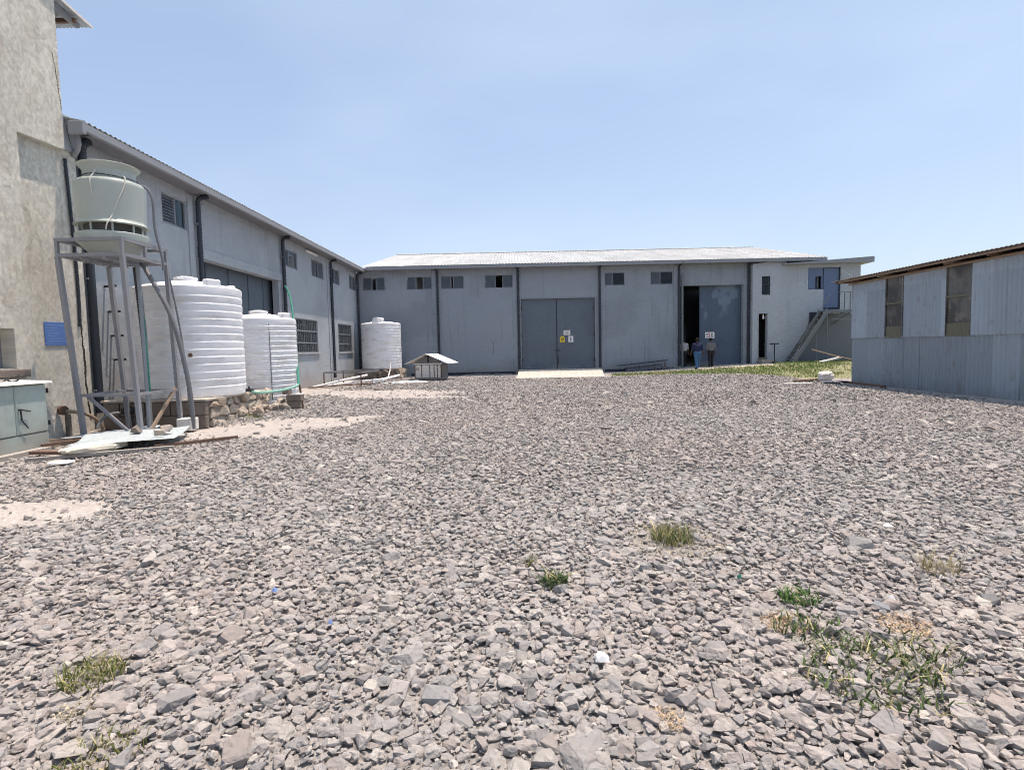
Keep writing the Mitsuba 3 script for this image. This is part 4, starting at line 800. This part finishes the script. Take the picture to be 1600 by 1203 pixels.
# trestle frame with pipes by the left wall
tf = thing('trestle', 'low rusty metal trestle frame standing by the barred windows of the left warehouse', 'trestle')
ft = [(-8.66, 25.0), (-6.75, 24.2), (-6.45, 26.2), (-8.4, 27.0)]
for x, y in ft: part(tf, 'leg', bar((x, y, 0), (x, y, .62), .045), 'rust_brown')
for i in range(4): part(tf, 'rail', bar((*ft[i], .64), (*ft[(i + 1) % 4], .64), .05), 'pipe_grey')
for i, (p, q, r, lab) in enumerate([((-8.75, 23.8, .05), (-6.85, 25.6, .46), .05, 'white plastic pipe sloping out of the trestle frame, longest of the three'), ((-8.4, 24.6, .06), (-6.2, 25.9, .24), .05, 'white plastic pipe lying low under the trestle frame'), ((-6.6, 25.6, .1), (-5.7, 27.2, .35), .055, 'white plastic pipe lying right of the trestle frame, before the farthest tank')]):
    solo('plastic_pipe', tube([p, ((np.array(p) + q) / 2 + [0, 0, .02]).tolist(), q], r, 10), 'white_clean', lab, 'pipe', 40)
solo('plastic_pipe', tube([(-6.75, 30.1, .9), (-6.75, 29.9, .5), (-6.6, 28.8, .2)], .03, 8), 'white_clean', 'thin white drain pipe hanging from the farthest tank', 'pipe', 40)
solo('plank', hull([(-8.9, 23.6, .03), (-6.4, 24.6, .1), (-6.4, 24.85, .1), (-8.9, 23.85, .03), (-8.9, 23.6, .08), (-6.4, 24.6, .15), (-6.4, 24.85, .15), (-8.9, 23.85, .08)]), 'wood_brown', 'dark plank lying in front of the trestle frame', 'plank')
for i, (x, y, s) in enumerate([(-5.9, 26.0, .12), (-6.3, 26.9, .1), (-5.2, 28.9, .1)]):
    solo('stone', rock((x, y, .05), (s, s * .8, s * .6), 60 + i), 'masonry_stone', ['brown stone on the bare ground right of the trestle frame', 'brown stone between the trestle frame and the farthest tank', 'brown stone at the left corner of the kennel'][i], 'stone')

# ------------------------------------------------------------------ things lying round the foot of the stand
ps = thing('valve_pipe', 'short pipe with a round dark flange coming out of the foot of the beige wall', 'pipe')
part(ps, 'flange', mapm(tube([(-8.66, 10.44, .58), (-8.6, 10.42, .58)], .09, 14), GE), 'rust_brown', 40)
part(ps, 'pipe', mapm(tube([(-8.6, 10.45, .56), (-8.5, 10.7, .5), (-8.42, 10.95, .35), (-8.38, 11.1, .08)], .035, 8, 20), GE), 'wood_pale', 40)
part(ps, 'riser', mapm(tube([(-8.6, 10.5, .5), (-8.6, 10.5, .05)], .05, 8), GE), 'block_brown', 40)
ps = thing('valve_pipe', 'low pipe with a dark valve head standing behind the cooling tower stand', 'pipe')
part(ps, 'head', cat_([rock((-8.3, 11.72, .42), (.13, .12, .09), 8, 18)]), 'metal_black', 40)
part(ps, 'riser', tube([(-8.3, 11.72, .4), (-8.3, 11.74, .02)], .05, 8), 'metal_black', 40)
part(ps, 'arm', tube([(-8.4, 11.7, .38), (-8.62, 11.5, .33), (-8.7, 11.35, .1)], .03, 8, 16), 'pipe_grey', 40)
def sheet(corners, z, n=28, amp=.012, bend=.06, seed=0):
    c = np.array(corners, float); u = np.linspace(0, 1, n * 4 + 1); v = np.linspace(0, 1, 13); U, V = np.meshgrid(u, v, indexing='ij')
    P = (1 - U)[..., None] * ((1 - V)[..., None] * c[0] + V[..., None] * c[3]) + U[..., None] * ((1 - V)[..., None] * c[1] + V[..., None] * c[2])
    zz = z + amp * np.sin(V * 12 * np.pi) + bend * (meshkit.noise(np.stack([U * 2.3, V * 2.0, U * 0 + seed], -1)) - .3)
    W = np.concatenate([P, zz[..., None]], -1).reshape(-1, 3); k = len(v); i, j = np.meshgrid(np.arange(len(u) - 1), np.arange(k - 1), indexing='ij'); a = (i * k + j).ravel()
    return trimesh.Trimesh(W, np.vstack([np.c_[a, a + k, a + k + 1], np.c_[a, a + k + 1, a + 1]]), process=False)
def lying(corners, z, seed, m, lab, n2=60):
    c = np.array(corners, float); u = np.linspace(0, 1, 9); v = np.linspace(0, 1, n2 + 1); U, V = np.meshgrid(u, v, indexing='ij')
    P = (1 - U)[..., None] * ((1 - V)[..., None] * c[0] + V[..., None] * c[3]) + U[..., None] * ((1 - V)[..., None] * c[1] + V[..., None] * c[2])
    zz = z + .010 * np.sin(V * 22 * np.pi) + .09 * (meshkit.noise(np.stack([U * 2.3, V * 2.0, U * 0 + seed], -1)) - .25)
    W = np.concatenate([P, zz[..., None]], -1).reshape(-1, 3); k = n2 + 1; i, j = np.meshgrid(np.arange(8), np.arange(n2), indexing='ij'); a = (i * k + j).ravel()
    return solo('metal_sheet', trimesh.Trimesh(W, np.vstack([np.c_[a, a + k, a + k + 1], np.c_[a, a + k + 1, a + 1]]), process=False), m, lab, 'metal sheet', 40)
lying([(-7.2, 8.7), (-5.85, 9.35), (-6.55, 11.0), (-7.8, 9.9)], .15, 1.0, 'sheet_blue', 'large pale blue corrugated metal sheet on the ground before the stand, weighted with stones')
lying([(-8.1, 9.7), (-7.0, 10.6), (-7.35, 11.3), (-8.3, 10.7)], .10, 4.0, 'galv_up', 'grey corrugated sheet half under the blue one at the stand legs')
for i, (x, y, s, lab) in enumerate([(-6.95, 10.0, .13, 'dark stone weighing down the blue metal sheet, leftmost of three'), (-6.42, 10.05, .12, 'grey stone weighing down the blue metal sheet, rearmost of three'), (-6.2, 9.5, .11, 'brown stone weighing down the blue metal sheet, nearest its front edge')]):
    solo('stone', rock((x, y, .25), (s, s * .8, s * .62), 40 + i), ['block_brown', 'slab_grey', 'masonry_stone'][i], lab, 'stone')
sk = lump((0, 0, 0), (.46, .22, .075), 5.0, .3, -.07); sk.apply_transform(trimesh.transformations.rotation_matrix(1.1, [0, 0, 1])); sk.apply_translation([-6.85, 8.9, .12])
solo('sack', sk, 'cardboard_cream', 'flat cream sack lying at the front edge of the blue metal sheet', 'sack', 60)
for p, q, w, mm, lab in [((-7.5, 8.3, .04), (-5.75, 9.15, .05), .09, 'slab_grey', 'grey weathered beam along the front of the blue metal sheet'), ((-6.1, 9.2, .06), (-5.2, 10.2, .04), .05, 'wood_brown', 'thin brown lath sticking out right of the blue metal sheet'),
                         ((-8.5, 9.75, .1), (-7.75, 10.5, .08), .05, 'wood_pale', 'pale lath by the cabinet corner at the stand legs'), ((-8.2, 9.4, .08), (-7.3, 10.3, .12), .07, 'wood_brown', 'brown plank under the grey sheet at the stand legs'), ((-7.9, 8.9, .05), (-7.1, 8.8, .06), .16, 'wood_brown', 'dark wide plank lying before the cabinet plinth')]:
    solo('plank', bar(p, q, w, .05), mm, lab, 'plank')
solo('slab', bbox(-7.05, -6.75, 11.35, 11.65, .02, .26), 'white_paint', 'pale broken slab standing on the ground between stand legs and plinth', 'slab')
solo('slab', rock((-6.75, 8.05, .04), (.17, .12, .03), 15, 14), 'white_paint', 'white flat chip of board on the gravel in front of the beam', 'chip')

# ------------------------------------------------------------------ people
def person(label, loc, heading, h, shirt, trousers, stride=.12, arm=.05, girth=1.0, lean=0.0):
    t = thing('person', label, 'person'); s = h / 1.75
    def sph(c, r, sc=(1, 1, 1)): return m3.Manifold.sphere(1.0, 20).scale([r * sc[0], r * sc[1], r * sc[2]]).translate(list(c))
    def bone(a, ra, b, rb): return m3.Manifold.batch_hull([sph(a, ra), sph(b, rb)])
    def chain(P): return [bone(P[i][0], P[i][1], P[i + 1][0], P[i + 1][1]) for i in range(len(P) - 1)]
    g = girth
    def torso(o): return [m3.Manifold.batch_hull([sph((-.13 * g, 0, 1.36), .085 + o, (1, .9, 1)), sph((.13 * g, 0, 1.36), .085 + o, (1, .9, 1)), sph((0, 0, 1.22), .15 * g + o, (1.1, .75, 1)), sph((0, .01 * g, 1.0), .145 * g + o, (1.08, .82, .9))])]
    def pelvis(o): return [m3.Manifold.batch_hull([sph((0, .01, 1.02), .14 * g + o, (1.08, .8, .7)), sph((-.08, -.01, .9), .105 * g + o), sph((.08, -.01, .9), .105 * g + o)])]
    def leg(sd, o):
        f = stride * sd
        return chain([((.085 * sd, -.01, .92), .098 * g + o), ((.095 * sd, f * .7 + .02, .49), .062 + o), ((.1 * sd, f - (.05 if f < 0 else .0), .09 + (.04 if f < -.05 else 0)), .043 + o)])
    def upper(sd, o): return chain([((.185 * g * sd, 0, 1.385), .058 + o), (((.235 * g) * sd, -arm * sd * .3, 1.10), .043 + o)])
    def fore(sd):
        e, w_ = np.array(((.235 * g) * sd, -arm * sd * .3, 1.10)), np.array(((.27 * g) * sd, .05 - arm * sd, .86))
        d = (w_ - e) / np.linalg.norm(w_ - e); out = chain([(e, .042), (w_, .029)])
        pc = w_ + d * .07; out.append(m3.Manifold.batch_hull([sph(w_, .028), sph(pc + [0, .028, 0], .018), sph(pc - [0, .028, 0], .018)]))
        for i, o in enumerate((-.03, -.011, .009, .027)):
            a = pc + [0, o, 0]; b = a + d * (.035, .045, .042, .032)[i]; c = b + d * .03 - np.array([sd * .014, 0, 0]); out += chain([(a, .0105), (b, .0095), (c, .008)])
        th = w_ + d * .03 + np.array([0, .03, 0]); out += chain([(th, .013), (th + d * .035 + np.array([-sd * .008, .02, 0]), .011), (th + d * .06 + np.array([-sd * .015, .018, 0]), .009)])
        return out
    hc = np.array((0, .03, 1.63))
    head = [m3.Manifold.batch_hull([sph(hc, .092, (.86, 1.02, 1.15)), sph(hc + [0, .05, -.085], .04)]), bone((0, -.01, 1.42), .058, (0, .01, 1.56), .052), bone(hc + [0, .095, -.0], .012, hc + [0, .112, -.03], .016),
            sph(hc + [-.083, 0, -.015], .026, (.4, .8, 1.2)), sph(hc + [.083, 0, -.015], .026, (.4, .8, 1.2)), bone(hc + [-.022, .088, -.06], .010, hc + [.022, .088, -.06], .010)]
    feet = lambda sd, o: chain([((.1 * sd, stride * sd - (.05 if stride * sd < 0 else 0), .05 + (.03 if stride * sd < -.05 else 0)), .045 + o), ((.115 * sd, stride * sd + .13, .035), .035 + o)])
    def fin(ms, rl=.025, it=6, cut=None):
        u = m3.Manifold.batch_boolean(ms, m3.OpType.Add)
        if cut is not None: u = u.trim_by_plane(cut[0], cut[1])
        m = u.refine_to_length(rl).to_mesh(); q = trimesh.Trimesh(m.vert_properties[:, :3], m.tri_verts)
        trimesh.smoothing.filter_taubin(q, iterations=it); v = np.array(q.vertices) * s
        v[:, 1] += lean * v[:, 2]; c, s_ = math.cos(heading), math.sin(heading)
        q.vertices = np.c_[loc[0] + c * v[:, 0] - s_ * v[:, 1], loc[1] + s_ * v[:, 0] + c * v[:, 1], loc[2] + v[:, 2]]; return q
    part(t, 'body', fin(head + torso(-.02) + pelvis(-.015) + upper(1, 0) + upper(-1, 0) + fore(1) + fore(-1) + leg(1, -.006) + leg(-1, -.006) + feet(1, -.01) + feet(-1, -.01), .02, 4), 'skin', True)
    part(t, 'shirt', fin(torso(.012) + upper(1, .018) + upper(-1, .018) + [bone((0, -.01, 1.42), .07, (0, 0, 1.46), .066)], .03, 6, ((0, 0, 1), .93)), shirt, True)
    part(t, 'trousers', fin(pelvis(.008) + leg(1, .018) + leg(-1, .018), .03, 6), trousers, True)
    part(t, 'hair', fin([m3.Manifold.batch_hull([sph(hc + [0, -.012, .022], .098, (.88, 1.0, 1.1))])], .03, 2, ((0, -.55, .83), float(np.dot((0, -.55, .83), hc)) - .02)), 'hair_black', True)
    for sd in (1, -1): part(t, 'shoe', fin(feet(sd, .006), .03, 3, ((0, 0, 1), .0)), 'cloth_black', True)
    return t
person('person in a navy shirt and blue jeans walking towards the open sliding door', (10.38, 31.2, float(gz(10.38, 31.2)) - .01), .05, 1.76, 'cloth_navy', 'cloth_jeans', .13, .09, 1.18)
person('person in a grey shirt and black trousers walking right of the one in jeans', (11.55, 32.35, float(gz(11.55, 32.35)) - .01), -.1, 1.70, 'cloth_grey', 'cloth_black', .1, .04, 1.0)
person('person in a pale loose shirt half hidden at the left edge of the open doorway', (10.32, 33.42, .21), .3, 1.72, 'cloth_pale', 'cloth_black', .05, .03, 1.05)

# ------------------------------------------------------------------ grass, weeds, small litter
def blades(cs, hs, ws, cols, lean=.5):
    n = len(cs); a = rng.uniform(0, 2 * np.pi, n); b = rng.uniform(0, 2 * np.pi, n); L = hs * lean * rng.uniform(.2, 1.2, n)
    side = np.c_[np.cos(a), np.sin(a), 0 * a] * ws[:, None] / 2; out = np.c_[np.cos(b), np.sin(b), 0 * b]
    p0, p1 = cs - side, cs + side; mid = cs + out * (L * .35)[:, None] + np.c_[0 * a, 0 * a, hs * .6]; tip = cs + out * L[:, None] + np.c_[0 * a, 0 * a, hs]
    V = np.stack([p0, p1, mid + side * .7, mid - side * .7, tip], 1).reshape(-1, 3); f = np.array([[0, 1, 2], [0, 2, 3], [3, 2, 4]])
    return (V, (f[None] + 5 * np.arange(n)[:, None, None]).reshape(-1, 3)), np.repeat(cols, 5, 0)
import shapely
gxy = np.c_[rng.uniform(5, 20.6, 26000), rng.uniform(23, 32.5, 26000)]
gxy = gxy[shapely.contains_xy(GRASS, gxy[:, 0], gxy[:, 1])]
pat = meshkit.fbm(np.c_[gxy * .7, 0 * gxy[:, 0]], 3); keep = rng.random(len(gxy)) < ss(.28, .6, pat + .3 * (gxy[:, 0] < 11)) * .9 + .1; gxy, pat = gxy[keep], pat[keep]
cols = np.where(rng.random((len(gxy), 1)) < .14 + .4 * (pat[:, None] < .40), [[.36, .33, .16]], [[.15, .225, .06]]) * rng.uniform(.7, 1.35, (len(gxy), 1))
m, c = blades(np.c_[gxy, gz(gxy[:, 0], gxy[:, 1]) - .01], rng.uniform(.04, .15, len(gxy)), rng.uniform(.012, .03, len(gxy)), cols, .9)
scene['grass'] = ply(m, 'blade_bsdf', color=c); labels['grass'] = {'label': 'strip of short patchy green grass between the gravel and the far wall', 'category': 'grass', 'kind': 'stuff'}
def weed(lab, x, y, r, n, h, dry=.2, leafy=False, col=(.10, .14, .045)):
    th = rng.uniform(0, 2 * np.pi, n); rr = r * np.sqrt(rng.random(n)); px, py = x + rr * np.cos(th), y + rr * np.sin(th)
    cl = np.where(rng.random((n, 1)) < dry, [[.42, .36, .19]], [list(col)]) * rng.uniform(.65, 1.4, (n, 1))
    hh = h * rng.uniform(.4, 1.15, n); ww = rng.uniform(.004, .009, n) if not leafy else rng.uniform(.007, .014, n)
    z = gsurf(px, py) + (.03 * rng.random(n) if leafy else 0.0)
    m, c = blades(np.c_[px, py, z + .01], hh, ww, cl, 1.1 if not leafy else 1.9)
    k = thing('weed', lab, 'weed'); scene[k] = ply(m, 'blade_bsdf', color=c)
weed('tuft of olive grass on a straw coloured patch, right of centre in the gravel', 1.27, 4.42, .17, 420, .12, .45)
weed('small dark green leafy weed in the gravel just below centre', .25, 3.62, .09, 130, .07, .1, True, (.06, .10, .035))
weed('thin grey green weed left of the small dark leafy one', .1, 3.95, .05, 40, .09, .4)
weed('bright green leafy weed above the two straw patches on the right', 1.74, 3.32, .11, 150, .055, .1, True, (.07, .14, .035))
weed('sprawling green weed between stones, upper left part of the right hand patch', 1.60, 2.92, .20, 150, .055, .15, True, (.08, .13, .04))
weed('sprawling green weed in the right foreground, the lower and larger mass', 1.66, 2.50, .30, 290, .06, .2, True, (.09, .13, .045))
weed('dark sprawling weed at the right end of the right hand patch', 1.96, 2.68, .22, 160, .06, .2, True, (.07, .10, .04))
weed('tuft of yellow green grass in the left foreground', -2.13, 2.62, .14, 260, .10, .35, False, (.15, .17, .05))
weed('low green tuft at the bottom left corner of the photo', -1.68, 2.08, .16, 160, .06, .4, False, (.15, .17, .05))
weed('dry brown weed with thin stalks at the right edge of the gravel', 2.9, 3.7, .12, 60, .16, .8)
weed('low green weed at the foot of the plinth stones', -6.2, 12.9, .25, 160, .10, .3)
for i, (x, y, r, n) in enumerate([(1.28, 4.4, .42, 1500), (1.52, 3.06, .13, 600), (2.18, 3.02, .14, 650), (.62, 2.25, .08, 220), (-2.0, 2.38, .09, 250)]):
    th = rng.uniform(0, 6.28, n); rr = r * np.sqrt(rng.random(n)); px, py = x + rr * np.cos(th), y + rr * np.sin(th)
    b = [((.52, .38, .24), (.44, .38, .26))[i in (0, 4)]] * np.ones((n, 1)) * rng.uniform(.75, 1.25, (n, 1))
    m, c = blades(np.c_[px, py, gsurf(px, py) + .028 * rng.random(n)], rng.uniform(.004, .012, n), rng.uniform(.004, .011, n), b, 2.6)
    k = thing('straw_patch', ['scatter of dry straw round the olive grass tuft', 'orange straw patch below the bright green weed', 'orange straw patch at the right, farther from the green weeds', 'small straw patch near the bottom of the photo, right of centre', 'small straw patch below the yellow green tuft on the left'][i], 'straw')
    scene[k] = ply(m, 'scrap_bsdf', color=c); labels[k]['kind'] = 'stuff'
solo('plastic_bag', crumple(.41, 2.68, .038, .028, .05, 7, 8), 'white_clean', 'small crumpled white plastic bag on the gravel in the foreground', 'plastic bag', 60)
for x, y, s, mm, lab in [(2.28, 3.28, .02, 'white_clean', 'white plastic scrap right of the bright green weed'), (3.15, 4.6, .035, 'white_clean', 'white scrap near the right edge of the gravel'), (1.49, 3.62, .015, 'hose_green', 'green plastic scrap beside a dark stone'), (-1.62, 3.55, .018, 'sign_blue_pale', 'blue plastic scrap on the gravel at the left'), (-1.1, 3.1, .012, 'sign_blue_pale', 'smaller blue plastic scrap right of the first one'), (2.62, 2.33, .03, 'white_paint', 'pale chip at the right edge of the foreground'), (.63, 3.6, .012, 'white_clean', 'tiny white scrap by the dark leafy weed')]:
    solo('scrap', crumple(x, y, s, s * .7, .03, x * 7, 5), mm, lab, 'litter')
for i, (x, y, s, lab) in enumerate([(1.27, 3.52, .05, 'dark angular stone on the gravel, upper of the dark ones right of centre'), (.92, 3.5, .045, 'dark angular stone left of the upper dark one'), (2.18, 3.22, .05, 'dark brown stone above the right hand straw patch'), (2.85, 3.25, .06, 'blackish stone near the right edge of the gravel'), (1.08, 3.2, .04, 'dark small stone below the two dark angular ones')]):
    solo('dark_stone', rock((x, y, float(gsurf(np.array(x), np.array(y))) + .025), (s, s * .75, s * .6), 500 + i, 14), 'pipe_grey' if i == 2 else 'grey_panel', lab, 'stone')
